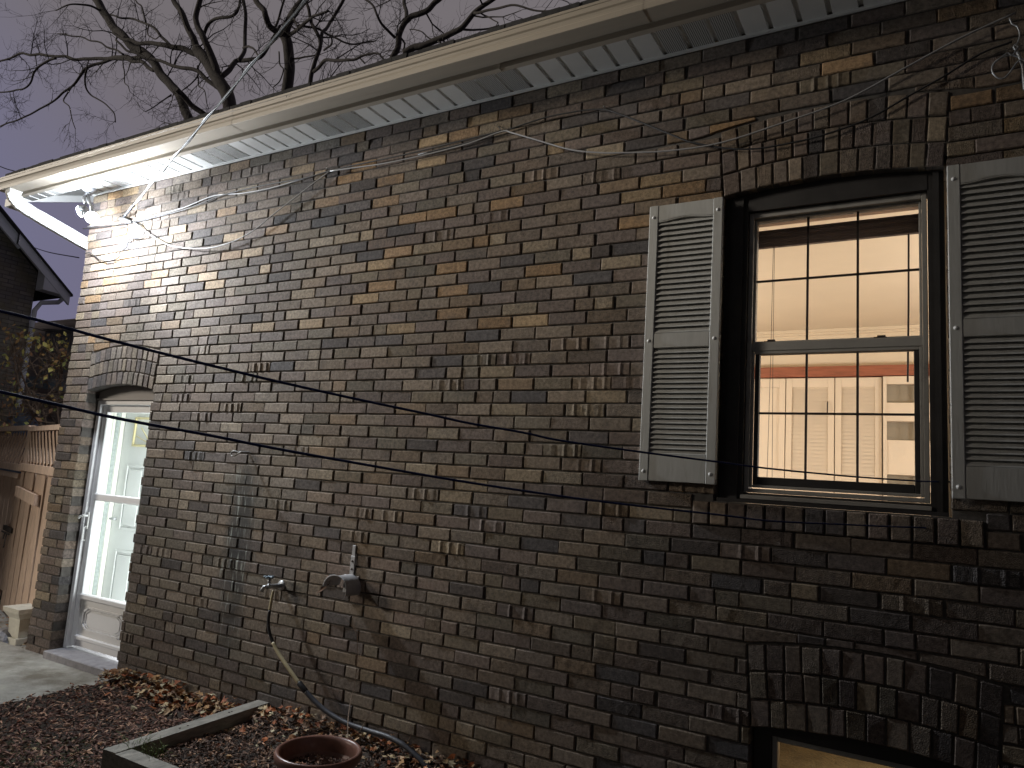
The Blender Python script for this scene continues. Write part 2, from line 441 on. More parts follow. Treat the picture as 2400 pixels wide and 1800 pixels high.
# rowlock sill
nS = 14; w_ = (SILL['x1'] - SILL['x0'])/nS
for i in range(nS):
    xa = SILL['x0'] + i*w_ + .004; xb = xa + w_ - .009
    def fn(u, v, xa=xa, xb=xb): return xa + (xb - xa)*u, SILL['z0'] + .002 + (SILL['z1'] - SILL['z0'] - .004)*v
    brick(bricks, fn, xb-xa, .1, 'plain', .12, brick_col(1.4), .8, y0=-.012)
# gable side wall of the corner (runs away behind the corner): bricks as ends of the courses
gable = MB()
for ci in range(0, n_courses):
    za, zb_ = ci*CH + G, min((ci+1)*CH - G, WZ1)
    y = .004 + (.112 if ci % 2 == 0 else .218)
    while y < 2.2:
        y1 = y + .2095; c = brick_col(za)
        gable.box(WX0 - .0, WX0 + .08, y, y1, za, zb_, c); y = y1 + .009
wall = bricks.build('brick_wall', M_brick, house)
gw = gable.build('gable_wall', M_brick, house)

# mortar / masonry core with openings
core = MB()
xs = sorted([WX0 + .010, WX1] + [v for a in ARCHES for v in (a['x0'] - .013, a['x1'] + .013)])
zs_ = sorted([-.3, WZ1 - .002] + [v for a in ARCHES for v in (a['zb'], a['zs'] + a['rise'] + .02)])
def inside(x, z):
    for a in ARCHES:
        if a['x0'] - .014 < x < a['x1'] + .014 and a['zb'] < z < a['zs'] + a['rise'] + .02: return True
    return False
for i in range(len(xs)-1):
    for j in range(len(zs_)-1):
        if xs[i+1] - xs[i] < 1e-6 or zs_[j+1] - zs_[j] < 1e-6: continue
        if inside((xs[i]+xs[i+1])/2, (zs_[j]+zs_[j+1])/2): continue
        core.box(xs[i], xs[i+1], .0105, .30, zs_[j], zs_[j+1])
core.box(WX0 + .006, WX0 + .25, .3, 6.0, -.3, WZ1)
for a in ARCHES:                              # mortar bedding that closes the arch soffits
    xc = (a['x0'] + a['x1'])/2; hw = (a['x1'] - a['x0'])/2; zt = a['zs'] + a['rise'] + .019
    lowp = [(xc + hw*(-1 + 2*i/24)*.999, a['zs'] + a['rise']*(1 - (-1 + 2*i/24)**2) + .0035) for i in range(25)]
    core.prism(lowp + [(a['x1'], zt), (a['x0'], zt)], .006, .119)
core.build('mortar', M_mortar, house)

# ---- eaves
SZ = 3.752; FY = -.245; EX0 = -6.92; EX1 = 2.4
PITCH = math.tan(math.radians(20.7))
so = MB()
gx = EX0 + .02; k = 0
while gx < EX1:
    vent = (k % 9) in (0, 1, 2)
    so.cur = 1 if vent else 0
    x0, x1 = gx, min(gx + .128, EX1)
    # one pan: flat face with a recessed groove each side
    so.strip([(FY, SZ), (.012 if x0 > WX0 else FY + .0, SZ)], x0, x1 - .024) if x0 > WX0 else so.strip([(FY, SZ), (FY + .12, SZ)], x0, x1 - .024)
    ye = .012 if x0 > WX0 else FY + .12
    so.cur = 0
    so.add([(x1-.024, FY, SZ), (x1-.024, ye, SZ), (x1-.022, ye, SZ+.016), (x1-.022, FY, SZ+.016), (x1-.004, ye, SZ+.016), (x1-.004, FY, SZ+.016), (x1, ye, SZ), (x1, FY, SZ)],
           [(0,1,2,3), (3,2,4,5), (5,4,6,7)])
    gx = x1; k += 1
# vent material
def vent_mat():
    mt, nt, b = nmat('perforated_soffit'); L = nt.links.new
    tc = N(nt, 'ShaderNodeTexCoord'); vr = N(nt, 'ShaderNodeTexVoronoi', i_Scale=105.0); vr.inputs['Randomness'].default_value = 0
    L(tc.outputs['Object'], vr.inputs['Vector'])
    L(ramp(nt, vr.outputs['Distance'], .33, .42, (.02,.02,.02,1), (.6,.6,.58,1)), b.inputs['Base Color']); b.inputs['Roughness'].default_value = .5
    return mt
M_vent = vent_mat()
soff = so.build('soffit', [M_soffit, M_vent], house)
jm = MB(); jm.box(WX0 + .0, EX1, -.014, -.0005, SZ - .012, SZ - .0005); jm.build('soffit_trim', M_soffit, house)
fa = MB()
fa.strip([(FY + .03, SZ - .003), (FY - .004, SZ - .003), (FY - .004, SZ + .004), (FY, SZ + .006), (FY, SZ + .09)], EX0, EX1)
fa.box(-1.995, -1.99, FY - .006, FY + .02, SZ - .006, SZ + .04)
fas = fa.build('fascia', M_alu, house)
gu = MB()
GB = 3.777; GYB = -.356; GYT = -.36; GT = 3.888
prof = [(FY - .001, GB + .004), (FY - .01, GB), (GYB, GB), (GYB - .002, GB + .002), (GYB - .002, GB + .030), (GYB + .004, GB + .038), (GYB + .006, GB + .050),
        (GYB + .003, GB + .062), (GYB - .003, GB + .070), (GYB - .003, GT - .016), (GYB - .006, GT - .014), (GYB - .006, GT), (GYB + .012, GT), (GYB + .012, GT - .006), (GYB + .006, GT - .006), (GYB + .010, GB + .008), (FY - .004, GB + .008), (FY - .004, GT)]
gu.strip(prof, -7.02, EX1)
for xe in (-7.02,):
    n_ = 12; gu.add([(xe, y, z) for y, z in prof[:n_]] + [(xe, FY, GT)], [tuple(range(n_+1))])
for xs_ in (-4.05, -1.2):                     # lapped seams
    gu.strip([(y - .0015 if y < FY - .02 else y, z - (.0015 if z < GB + .002 else 0)) for y, z in prof[1:12]], xs_, xs_ + .05)
gut = gu.build('gutter', M_alu, house)
# streaked stain on the gutter
sg = MB()
for (xx, zt, ln, w) in ((-3.50, GT - .012, .035, .006), (-3.475, GT - .02, .02, .004), (-3.46, GT - .014, .03, .003), (-3.52, GT - .006, .02, .012)):
    sg.add([(xx, GYB-.0042, zt), (xx+w, GYB-.0042, zt), (xx+w*.7, GYB-.0042, zt-ln*.5), (xx+w*.2, GYB-.0042, zt-ln*.5)], [(0,1,2,3)])
sg.build('tar_drip', M_blackcable, house)
# roof
rf = MB()
rx0 = EX0 - .03
n_ = 90
for i in range(n_):
    xa = rx0 + (EX1 + .3 - rx0)*i/n_; xb = rx0 + (EX1 + .3 - rx0)*(i+1)/n_
    j = U(-.003, .003); yy = -.350 + U(-.006, .004)
    rf.box(xa, xb - .002, yy, -.18, GT + .006 + j, GT + .034 + j)
zr = GT + .030
rf.add([(rx0, -.34, zr), (EX1+.3, -.34, zr), (EX1+.3, 4.2, zr + 4.54*PITCH), (rx0, 4.2, zr + 4.54*PITCH), (EX1+.3, 8.7, zr), (rx0, 8.7, zr)], [(0,1,2,3), (3,2,4,5)])
rf.add([(rx0, -.34, zr-.02), (EX1+.3, -.34, zr-.02), (EX1+.3, 4.2, zr + 4.54*PITCH-.02), (rx0, 4.2, zr + 4.54*PITCH-.02)], [(3,2,1,0)])
rf.build('roof', M_shingle, house)
# rake overhang at the gable end: board and soffit rising with the roof
rk = MB()
def rz(y): return SZ + .012 + (y - FY)*PITCH
for (ya, yb) in ((FY + .12, 4.2),):
    rk.add([(EX0, ya, rz(ya)), (WX0 + .02, ya, rz(ya)), (WX0 + .02, yb, rz(yb)), (EX0, yb, rz(yb))], [(0,3,2,1)])
    rk.add([(EX0, FY, SZ - .05), (EX0, FY, SZ + .12), (EX0, yb, rz(yb) + .12), (EX0, yb, rz(yb) - .06), (EX0 - .02, FY, SZ - .05), (EX0 - .02, FY, SZ + .12), (EX0 - .02, yb, rz(yb) + .12), (EX0 - .02, yb, rz(yb) - .06)],
           [(0,3,2,1), (4,5,6,7), (0,4,7,3), (1,2,6,5), (0,1,5,4)])
    rk.add([(EX0, ya, SZ), (WX0 + .02, ya, SZ), (WX0+.02, ya, rz(ya)), (EX0, ya, rz(ya))], [(0,1,2,3)])
rk.box(EX0 - .12, EX0 - .02, FY - .03, FY + .12, SZ - .09, SZ - .02)
rk.build('rake_trim', M_soffit, house)
gb = MB(); gb.prism([(0, 0), (0, .01)], 0, .01) if False else None
gb.add([(WX0, -.0, WZ1-.05), (WX0, 8.4, WZ1-.05), (WX0, 4.2, rz(4.2)+.04)], [(0,1,2)]); gb.build('gable', M_mortar, house)
# downspout
dsp = MB()
p_top = Vector((-6.87, -.295, GB + .01))
path = [p_top, p_top + Vector((0, 0, -.05)), Vector((-6.86, -.27, 3.70)), Vector((-6.82, -.19, 3.635)), Vector((-6.62, .17, 3.46)), Vector((-6.45, .44, 3.33)), Vector((-6.28, .60, 3.24)), Vector((-6.235, .62, 3.1)), Vector((-6.235, .62, .2))]
pp = smooth_path(path[:5], 6) + path[5:]
prv = None; vs = []; k = len(pp)
for i, p in enumerate(pp):
    d = (pp[min(i+1, k-1)] - pp[max(i-1, 0)]).normalized()
    sd = Vector((.88, .47, 0)).normalized(); sd = (sd - d*sd.dot(d)).normalized() if abs(sd.dot(d)) < .95 else Vector((1, 0, 0))
    sd = Vector((-d.y, d.x, 0)).normalized() if Vector((d.x, d.y)).length > .2 else (prv or Vector((1, 0, 0)))
    if prv is not None and sd.dot(prv) < 0: sd = -sd
    prv = sd; u = sd.cross(d).normalized()
    g = .0035 if (i % 2 and 2 < i < 20) else 0
    for a_, b_ in ((-1,-1),(1,-1),(1,1),(-1,1)): vs.append(p + sd*(.040 - g)*a_ + u*(.050 - g)*b_)
dsp.add(vs, [(i*4+j, i*4+(j+1) % 4, (i+1)*4+(j+1) % 4, (i+1)*4+j) for i in range(k-1) for j in range(4)])
dsp.build('downspout', M_down, house)

# ---- shutters
def shutter(px_tl, name='shutter'):
    s = MB(); x0 = px_tl; W_ = .356; z0, z1 = 1.607, 2.944; y0, y1 = -.034, -.004
    st = .045
    s.box(x0, x0+st, y0, y1, z0, z1, bev=.003); s.box(x0+W_-st, x0+W_, y0, y1, z0, z1, bev=.003)
    xa, xb = x0+st+.0015, x0+W_-st-.0015
    s.box(xa, xb, y0+.003, y1, z0+.002, z0+.125, bev=.002)                # bottom rail
    zm0, zm1 = 2.235, 2.305
    s.box(xa, xb, y0+.003, y1, zm0, zm1, bev=.002)                       # lock rail
    # top rail with a cathedral curve
    n = 24; hw = (xb-xa)/2; top = z1-.002
    def low(u): return z1 - .086 + .013*(.5 - .5*math.cos(2*PI*u))
    vs = []
    for y in (y0+.003, y1):
        for i in range(n+1):
            u = i/n; vs += [(xa + (xb-xa)*u, y, low(u)), (xa + (xb-xa)*u, y, top)]
    m_ = 2*(n+1)
    fs = []
    for i in range(n):
        a_ = 2*i; fs += [(a_, a_+2, a_+3, a_+1), (m_+a_, m_+a_+1, m_+a_+3, m_+a_+2), (a_, m_+a_, m_+a_+2, a_+2), (a_+1, a_+3, m_+a_+3, m_+a_+1)]
    s.add(vs, fs)
    for i in range(n):        # raised bead along the curve
        u = i/n; u2 = (i+1)/n
        s.beam((xa+(xb-xa)*u, y0+.002, low(u)+.007), (xa+(xb-xa)*u2, y0+.002, low(u2)+.007), .003, .003)
    o = s.build(name, M_shut, house)
    lv = MB()
    def louvres(za, zb, n):
        for i in range(n):
            z = za + (zb-za)*i/n; h = (zb-za)/n
            lv.add([(xa, y0+.004, z), (xb, y0+.004, z), (xb, y0+.006, z+.004), (xa, y0+.006, z+.004), (xa, y1-.006, z+h*1.02), (xb, y1-.006, z+h*1.02), (xa, y1-.004, z+h*.4), (xb, y1-.004, z+h*.4)],
                   [(0,1,2,3), (3,2,5,4), (0,6,7,1)])
    louvres(z0+.127, zm0-.002, 21); louvres(zm1+.002, z1-.075, 21)
    lv.box(xa, xb, y1-.003, y1, z0+.1, z1-.05)
    l = lv.build('louvre', M_shut, o)
    for xx in (x0+st/2, x0+W_-st/2):
        for zz in (z0+.045, 2.27, z1-.06):
            sc = MB(); sc.lathe([(.0001,-.0075),(.004,-.0065),(.0075,-.003),(.009,0)], (xx, y0, zz), 12, 'y'); sc.build('screw_cap', M_down, o, True)
    return o
shl = shutter(atY((1523, 490), -.034).x); shr = shutter(atY((2219, 391), -.034).x)
shl['label'] = 'whole grey louvred shutter left of the lit window'; shr['label'] = 'grey louvred shutter cut by the right picture edge'

# ---- main window
A = ARCHES[1]
cs = MB()                                    # dark wooden casing inside the opening
def arch_int(a, x): return arch_top(a, x, 0)
x0, x1 = A['x0'], A['x1']
fx0, fx1, fz0, fz1 = -.737, -.012, 1.585, 2.886
cs.box(x0+.001, fx0-.002, .055, .16, 1.536, 2.99); cs.box(fx1+.002, x1-.001, .055, .16, 1.536, 2.99)
cs.box(fx0-.002, fx1+.002, .060, .16, 1.537, fz0-.002); cs.box(fx0-.002, fx1+.002, .052, .16, fz1+.002, 3.0)
cs.box(x0+.03, fx0-.022, .04, .055, 1.54, 2.96); cs.box(fx1+.022, x1-.02, .04, .055, 1.54, 2.96)
cs.box(x0+.001, x1-.001, .02, .05, 1.5365, 1.553)
win = cs.build('window', M_dark, house)
wf = MB()
fy = .075
def ring(mb, X0, X1, Z0, Z1, w, ya, yb, wb=None, wt=None):
    wb = wb or w; wt = wt or w
    mb.box(X0, X0+w, ya, yb, Z0, Z1, bev=.002); mb.box(X1-w, X1, ya, yb, Z0, Z1, bev=.002)
    mb.box(X0+w+.0002, X1-w-.0002, ya+.0006, yb, Z0, Z0+wb, bev=.002); mb.box(X0+w+.0002, X1-w-.0002, ya+.0006, yb, Z1-wt, Z1, bev=.002)
ring(wf, fx0, fx1, fz0, fz1, .020, fy, .15, .018, .026)
ring(wf, fx0+.006, fx1-.006, fz0+.006, fz1-.006, .012, fy+.012, .15)
wf.box(fx0-.005, fx1+.005, .03, .074, fz0-.03, fz0-.012, bev=.002)
wf.build('frame', M_frame, win)
us_ = MB()                                   # upper sash
ring(us_, fx0+.021, fx1-.021, 2.262, fz1-.027, .010, .097, .135, .012, .010)
us_.box(fx0+.012, fx1-.012, .085, .135, 2.226, 2.268, bev=.003)
us_.build('upper_sash', M_frame, win)
ls = MB()
ring(ls, fx0+.020, fx1-.020, fz0+.022, 2.226, .013, .088, .096)
us2 = ls.build('lower_sash', M_frame, win)
ls2 = MB(); ring(ls2, fx0+.033, fx1-.033, fz0+.035, 2.222, .020, .097, .13, .036, .010); ls2.build('dark_sash_liner', M_dark, win)
gr = MB()
for xx in (-.484, -.278):
    gr.box(xx-.005, xx+.005, .112, .118, 2.268, 2.86); gr.box(xx-.005, xx+.005, .112, .118, 1.65, 2.22)
gr.box(fx0+.03, fx1-.03, .1115, .1175, 2.557, 2.567); gr.box(fx0+.05, fx1-.05, .1115, .1175, 1.939, 1.949)
gr.build('glazing_bar', M_pvcb, win)
gl = MB(); gl.add([(fx0+.02,.108,2.262),(fx1-.02,.108,2.262),(fx1-.02,.108,2.862),(fx0+.02,.108,2.862)], [(0,1,2,3)])
gl.add([(fx0+.04,.107,1.63),(fx1-.04,.107,1.63),(fx1-.04,.107,2.222),(fx0+.04,.107,2.222)], [(0,1,2,3)])
gl.build('pane', M_glass, win)
for xx in (-.64, -.19):
    lk = MB(); lk.box(xx-.025, xx+.025, .095, .125, 2.268, 2.274); lk.box(xx-.012, xx+.02, .10, .12, 2.2735, 2.282); lk.build('sash_lock', M_rust, win)

# blind inside the window, bunched up at the head
bl = empty('window_blind', (-.37, .17, 2.86)); tag(bl, 'dark brown blind drawn up behind the top panes of the lit window', 'blind')
b1 = MB(); b1.box(-.725, -.02, .15, .19, 2.855, 2.885); b1.build('headrail', simple('blind_headrail', (.36,.24,.16), .6, .1, 5, 0), bl)
b2 = MB()
for i in range(9): b2.box(-.722 + U(0,.004), -.023, .155 + U(0,.006), .182, 2.742 + i*.0095, 2.742 + i*.0095 + .008)
b2.build('slats', M_blind, bl)
b3 = MB(); b3.tube([(-.645,.165,2.745), (-.648,.166,2.2), (-.655,.166,1.62)], .0012, 5); b3.tube([(-.640,.165,2.745), (-.638,.166,2.2), (-.632,.166,1.62)], .0012, 5)
for xx in (-.62, -.4, -.2):
    pts = [(xx + i*.006, .15, 2.742 - .008*abs(math.sin(i*1.7 + xx*9))) for i in range(14)]; b3.tube(pts, .001, 4)
b3.build('cord', M_blackcable, bl)
b4 = MB(); b4.tube([(-.082,.17,2.76), (-.085,.17,2.4), (-.090,.17,2.09)], .004, 8); b4.build('wand', M_pvcb, bl)

# ---- basement window
A2 = ARCHES[2]; bx0, bx1 = -.597, .13; bz1 = .582
c2 = MB()
c2.box(A2['x0']+.001, bx0-.001, .06, .16, .0, .66); c2.box(bx1+.001, A2['x1']-.001, .06, .16, .0, .66); c2.box(bx0-.001, bx1+.001, .062, .16, bz1+.001, .67)
bw = c2.build('basement_window', M_dark, house); bw['label'] = 'low basement window glowing orange at the bottom edge'
c3 = MB(); ring(c3, bx0, bx1, .05, bz1, .022, .075, .13); c3.build('frame', M_frame, bw)
c4 = MB(); c4.add([(bx0+.02,.1,.07),(bx1-.02,.1,.07),(bx1-.02,.1,bz1-.02),(bx0+.02,.1,bz1-.02)], [(0,1,2,3)]); c4.build('pane', M_glass, bw)

# ---- storm door
A0 = ARCHES[0]; dx0, dx1 = A0['x0'] + .012, A0['x1'] - .004
sd_ = MB(); sy = .125
sd_.box(dx0-.010, dx0+.030, sy-.028, sy+.06, .075, 1.995, bev=.003)              # outer frame, hinge side
sd_.box(dx1-.030, dx1+.002, sy-.028, sy+.06, .075, 1.995, bev=.003)
sd_.box(dx0+.031, dx1-.031, sy-.026, sy+.06, 1.962, 1.995, bev=.003)
ix0, ix1 = dx0+.032, dx1-.032
fr_t, lo = 1.960, .095
sd_.box(ix0, ix0+.062, sy, sy+.03, lo, fr_t, bev=.003); sd_.box(ix1-.062, ix1, sy, sy+.03, lo, fr_t, bev=.003)
jx0, jx1 = ix0+.0625, ix1-.0625
sd_.box(jx0, jx1, sy+.001, sy+.03, 1.905, fr_t-.001, bev=.003)
sdo = sd_.build('storm_door', M_door, house)
q = MB(); q.box(ix0+.05, ix1-.05, sy-.012, sy+.028, 1.205, 1.262, bev=.008); q.build('middle_rail', M_door, sdo)
q = MB()
q.box(jx0, jx1, sy+.008, sy+.028, .10, .47); q.box(jx0-.01, jx1+.01, sy-.012, sy+.028, .450, .492, bev=.008)
q.box(jx0-.01, jx1+.01, sy-.010, sy+.028, .150, .182, bev=.007)
oc = [(-1,-.55),(-1,.55),(-.78,.95),(.78,.95),(1,.55),(1,-.55),(.78,-.95),(-.78,-.95)]
ocx, ocz = (jx0+jx1)/2, .315; ow, oh = (jx1-jx0)/2-.055, .085
for s_, ww in ((1, .012), (.88, .006)):
    P8 = [(ocx + a_*ow*s_, sy+.004, ocz + b_*oh*(s_ if s_ == 1 else .82)) for a_, b_ in oc]
    for i in range(8): q.beam(P8[i], P8[(i+1) % 8], ww, ww, (0, 1, 0), ext=.003)
q.prism([(ocx + a_*ow*.8, ocz + b_*oh*.7) for a_, b_ in oc], sy+.002, sy+.0078)
q.build('kick_panel', M_door, sdo)
q = MB()
q.add([(jx0, sy+.014, .47), (jx1, sy+.014, .47), (jx1, sy+.014, 1.92), (jx0, sy+.014, 1.92)], [(0,1,2,3)]); q.build('pane', M_glass, sdo)
q = MB()
hx = ix0 + .02
q.box(hx-.010, hx+.010, sy-.016, sy, .98, 1.11, bev=.003); q.tube([(hx, sy-.012, 1.08), (hx, sy-.05, 1.085), (hx-.03, sy-.058, 1.075), (hx-.045, sy-.058, 1.06)], .008, 8)
q.tube([(hx, sy-.012, 1.0), (hx, sy-.035, .99), (hx+.0, sy-.035, .90), (hx, sy-.012, .89)], .005, 6)
q.build('handle', M_down, sdo)
q = MB()    # slim brown panel filling the arch head above the door
q.box(A0['x0']+.002, A0['x1']-.002, .10, .16, 1.998, 2.115)
q.box(A0['x0']+.002, A0['x1']-.002, .085, .10, 1.998, 2.012)
q.build('door_head', simple('taupe_head_paint', (.24,.215,.20), .6, .06, 4, .05), house)
q = MB(); q.box(A0['x0']+.0, A0['x1']+.0, -.045, .25, .005, .072, bev=.006); q.build('door_sill', M_stone, house)
# entry door close behind the storm door, with its jamb
ED = MB(); ex0 = A0['x0'] + .001; ex1 = A0['x1'] - .002; ey = .34
ED.box(ex0+.012, ex1-.003, ey, ey+.045, .08, 2.05, bev=.003)
def raised(mb, X0, X1, Z0, Z1):
    ring(mb, X0, X1, Z0, Z1, .018, ey-.010, ey); mb.box(X0+.035, X1-.035, ey-.009, ey, Z0+.035, Z1-.035, bev=.006)
raised(ED, ex0+.13, ex0+.38, .98, 1.50); raised(ED, ex0+.46, ex0+.71, .98, 1.50)
raised(ED, ex0+.13, ex0+.38, .22, .82); raised(ED, ex0+.46, ex0+.71, .22, .82)
ed = ED.build('entry_door', M_door2, house)
q = MB()
wx0, wx1, wz0, wz1 = -5.676, -5.17, 1.65, 1.89
ring(q, wx0, wx1, wz0, wz1, .018, ey-.016, ey-.002)
for ang in (20, 45, 70, 110, 135, 160):
    a_ = math.radians(ang); cx = (wx0+wx1)/2; L2 = .19
    q.beam((cx, ey-.008, wz0+.02), (cx + L2*1.2*math.cos(a_), ey-.008, wz0+.02 + L2*math.sin(a_)), .006, .006, (0,1,0))
q.build('fan_light', M_brass, ed)
q = MB()
q.box(ex0, ex0+.012, .188, .36, .073, 1.998, bev=.002); q.box(ex1-.012, ex1, .345, .36, .073, 1.998)
q.box(ex0+.0125, ex0+.020, .30, .335, .08, 1.99, bev=.002); q.box(ex0+.0125, ex0+.018, .235, .255, .08, 1.99, bev=.002)
q.box(ex0+.013, ex1-.013, .188, .36, 1.998, 2.06); q.box(ex0+.013, ex1-.013, .25, .36, .06, .078)
q.build('door_jamb', simple('cream_jamb_paint', (.66,.66,.60), .6, .02, 3, 0), ed)
q = MB(); q.box(ex0+.0125, ex0+.016, .262, .296, .1, 1.98); q.build('weather_strip', simple('grey_felt_strip', (.30,.34,.32), .6, .2, 40, .3), ed)
q = MB(); q.tube([(ex0+.07, ey, 1.06), (ex0+.07, ey-.05, 1.06), (ex0+.14, ey-.055, 1.06)], .009, 8); q.build('lever', M_galv, ed)

# ---- rooms behind the windows
rm = MB(); X0, X1, Y0, Y1, Z0, Z1 = -3.2, 2.2, .302, 4.2, .9, 3.23
rm.add([(X0,Y0,Z1),(X1,Y0,Z1),(X1,Y1,Z1),(X0,Y1,Z1)], [(3,2,1,0)])
rm.add([(X0,Y1,Z0),(X1,Y1,Z0),(X1,Y1,Z1),(X0,Y1,Z1)], [(0,1,2,3)])
rm.add([(X0,Y0,Z0),(X0,Y1,Z0),(X0,Y1,Z1),(X0,Y0,Z1)], [(0,1,2,3)])
rm.add([(X1,Y0,Z0),(X1,Y1,Z0),(X1,Y1,Z1),(X1,Y0,Z1)], [(3,2,1,0)])
for (hh, dd) in ((.03, .09), (.05, .06), (.09, .03)): rm.box(X0+.001, X1-.001, Y1-dd, Y1-.001, Z1-hh, Z1-.001)   # crown moulding
for (xa, xb, za, zb) in ((X0, A['x0'], Z0, Z1), (A['x1'], X1, Z0, Z1), (A['x0'], A['x1'], Z0, 1.53), (A['x0'], A['x1'], 3.0, Z1)):
    rm.add([(xa, Y0, za), (xb, Y0, za), (xb, Y0, zb), (xa, Y0, zb)], [(0,1,2,3)])
rm.build('interior_room', M_wall_in, house)
q = MB(); q.add([(X0,Y0,Z0),(X1,Y0,Z0),(X1,Y1,Z0),(X0,Y1,Z0)], [(0,1,2,3)]); q.build('interior_floor', M_floor, house)
q = MB(); q.box(X0, X1, 4.10, 4.199, 2.762, 2.862, bev=.003); q.build('interior_beam', M_beam, house)
clo = empty('closet', (-1.1, 4.15, .9)); tag(clo, 'cream louvred closet doors under the red beam inside the lit room', 'closet')
def cdoor(xa, xb, louv):
    d = MB(); ya, yb = 4.12, 4.16; zt, zb = 2.752, .92
    ring(d, xa+.004, xb-.004, zb, zt, .055, ya, yb, .09, .09)
    d.box(xa+.06, xb-.06, ya+.001, yb, 1.78, 1.84)
    if louv:
        z = zb+.1
        while z < zt-.1:
            d.add([(xa+.06, ya+.006, z), (xb-.06, ya+.006, z), (xb-.06, ya+.026, z+.042), (xa+.06, ya+.026, z+.042)], [(0,1,2,3)]); z += .036
    d.box(xa+.058, xb-.058, ya+.028, yb+.01, zb+.05, zt-.05)
    return d.build('door', M_closet, clo)
xw = -2.5
for w, lv_ in ((.42, 0), (.42, 0), (.42, 0), (.44, 1), (.40, 1)): cdoor(xw, xw+w, lv_); xw += w
q = MB(); q.tube([(-.86, 4.11, 2.52), (-.86, 4.09, 2.50), (-.86, 4.09, 2.42), (-.86, 4.11, 2.40)], .006, 6); q.build('handle', M_rust, clo)
shf = empty('bookcase', (0, 4.1, .9)); tag(shf, 'cream open shelving with taupe back right of the closet doors', 'shelving')
q = MB(); q.box(-.39, .9, 4.16, 4.19, .92, 2.75); q.build('back_panel', M_shelfb, shf)
q = MB()
for z0_, z1_ in ((2.68, 2.752), (2.34, 2.51), (1.86, 2.17), (1.72, 1.78), (.92, 1.60)): q.box(-.385, .9, 4.08, 4.158, z0_, z1_, bev=.003)
for xx in (-.39, -.13): q.box(xx, xx+.03, 4.07, 4.079, .92, 2.75)
q.build('shelf', M_closet, shf)
# basement room
q = MB(); q.add([(-1.6,.305,-1.2),(1.2,.305,-1.2),(1.2,2.6,-1.2),(-1.6,2.6,-1.2)], [(0,1,2,3)])
q.add([(-1.6,2.6,-1.2),(1.2,2.6,-1.2),(1.2,2.6,.86),(-1.6,2.6,.86)], [(0,1,2,3)])
q.add([(-1.6,.305,-1.2),(-1.6,2.6,-1.2),(-1.6,2.6,.86),(-1.6,.305,.86)], [(0,1,2,3)]); q.add([(1.2,.305,-1.2),(1.2,2.6,-1.2),(1.2,2.6,.86),(1.2,.305,.86)], [(3,2,1,0)])
q.add([(-1.6,.305,.86),(1.2,.305,.86),(1.2,2.6,.86),(-1.6,2.6,.86)], [(3,2,1,0)])
q.build('basement_room', simple('ochre_basement_paint', (.62,.42,.20), .9, .04, 2, 0), house)

# ------------------------------------------------------------------ lamps that are lit, plus a door gap fill
def light(name, kind, loc, power, color, **kw):
    d = bpy.data.lights.new(name, kind); d.energy = power; d.color = color
    for k_, v in kw.items(): setattr(d, k_, v)
    o = bpy.data.objects.new(name, d); o.location = loc; col.objects.link(o); return o
def aim(o, d): o.rotation_euler = Vector(d).to_track_quat('-Z', 'Y').to_euler()
light('room_lamp', 'POINT', (1.3, 2.0, 1.9), 92, (1, .97, .92), shadow_soft_size=.25)
light('room_lamp', 'POINT', (-2.85, 2.2, 1.9), 82, (1, .97, .92), shadow_soft_size=.25)
light('basement_light', 'POINT', (-.2, 1.6, .5), 24, (1, .74, .45), shadow_soft_size=.1)
vl = light('door_gap_fill', 'AREA', (-5.035, .262, 1.05), 15.5, (.95, 1, 1), shape='RECTANGLE', size=1.8, size_y=.13); vl.rotation_euler = (0, math.radians(90), 0)  # added hidden panel that brightens the gap between storm and entry doors

lamp = empty('floodlight', (-6.06, -.10, SZ)); tag(lamp, 'small two-headed LED floodlight glaring under the soffit corner', 'floodlight')
HA = atY((192, 495), -.28); HB = atY((216, 509), -.31)
q = MB(); q.lathe([(.0001, 0), (.055, 0), (.055, -.02), (.03, -.035), (.0001, -.036)], (-6.06, -.10, SZ-.0005), 20); q.build('base', M_lampg, lamp)
q = MB(); q.tube(smooth_path([(-6.06, -.10, SZ-.03), (-6.02, -.12, SZ-.11), HB + Vector((-.06, .02, .09)), HB + Vector((-.03, .01, .03))]), .014, 8); q.tube(smooth_path([(-6.06, -.10, SZ-.03), (-6.07, -.13, SZ-.09), HA + Vector((.0, .02, .07))]), .012, 8); q.build('arm', M_lampg, lamp)
M_led = emis('lit_led_lens', (.92, .96, 1.0), 60)
def head(c, d):
    d = Vector(d).normalized(); sd = d.cross(Vector((0,0,1))).normalized(); u = sd.cross(d)
    h = MB(); n = 20; prof = [(.018, -.05), (.036, -.038), (.047, -.01), (.049, .010)]
    vs = [c + d*z + (sd*math.cos(2*PI*j/n) + u*math.sin(2*PI*j/n))*r for r, z in prof for j in range(n)]
    h.add(vs, [(i*n+j, i*n+(j+1) % n, (i+1)*n+(j+1) % n, (i+1)*n+j) for i in range(3) for j in range(n)] + [tuple(range(n))])
    ho = h.build('head', M_lampg, lamp)
    g = MB(); prof = [(.046, .004), (.042, .020), (.026, .030), (.0005, .033)]
    vs = [c + d*z + (sd*math.cos(2*PI*j/n) + u*math.sin(2*PI*j/n))*r for r, z in prof for j in range(n)]
    g.add(vs, [(i*n+j, i*n+(j+1) % n, (i+1)*n+(j+1) % n, (i+1)*n+j) for i in range(3) for j in range(n)])
    g.build('lens', M_led, ho, True)
dA = Vector((-.62, -.66, -.42)); dB = Vector((.66, -.40, -.62))
head(HA, dA); head(HB, dB)
la = light('floodlight_beam', 'POINT', HA + dA.normalized()*.07, 60, (.84, .91, 1.0), shadow_soft_size=.04)
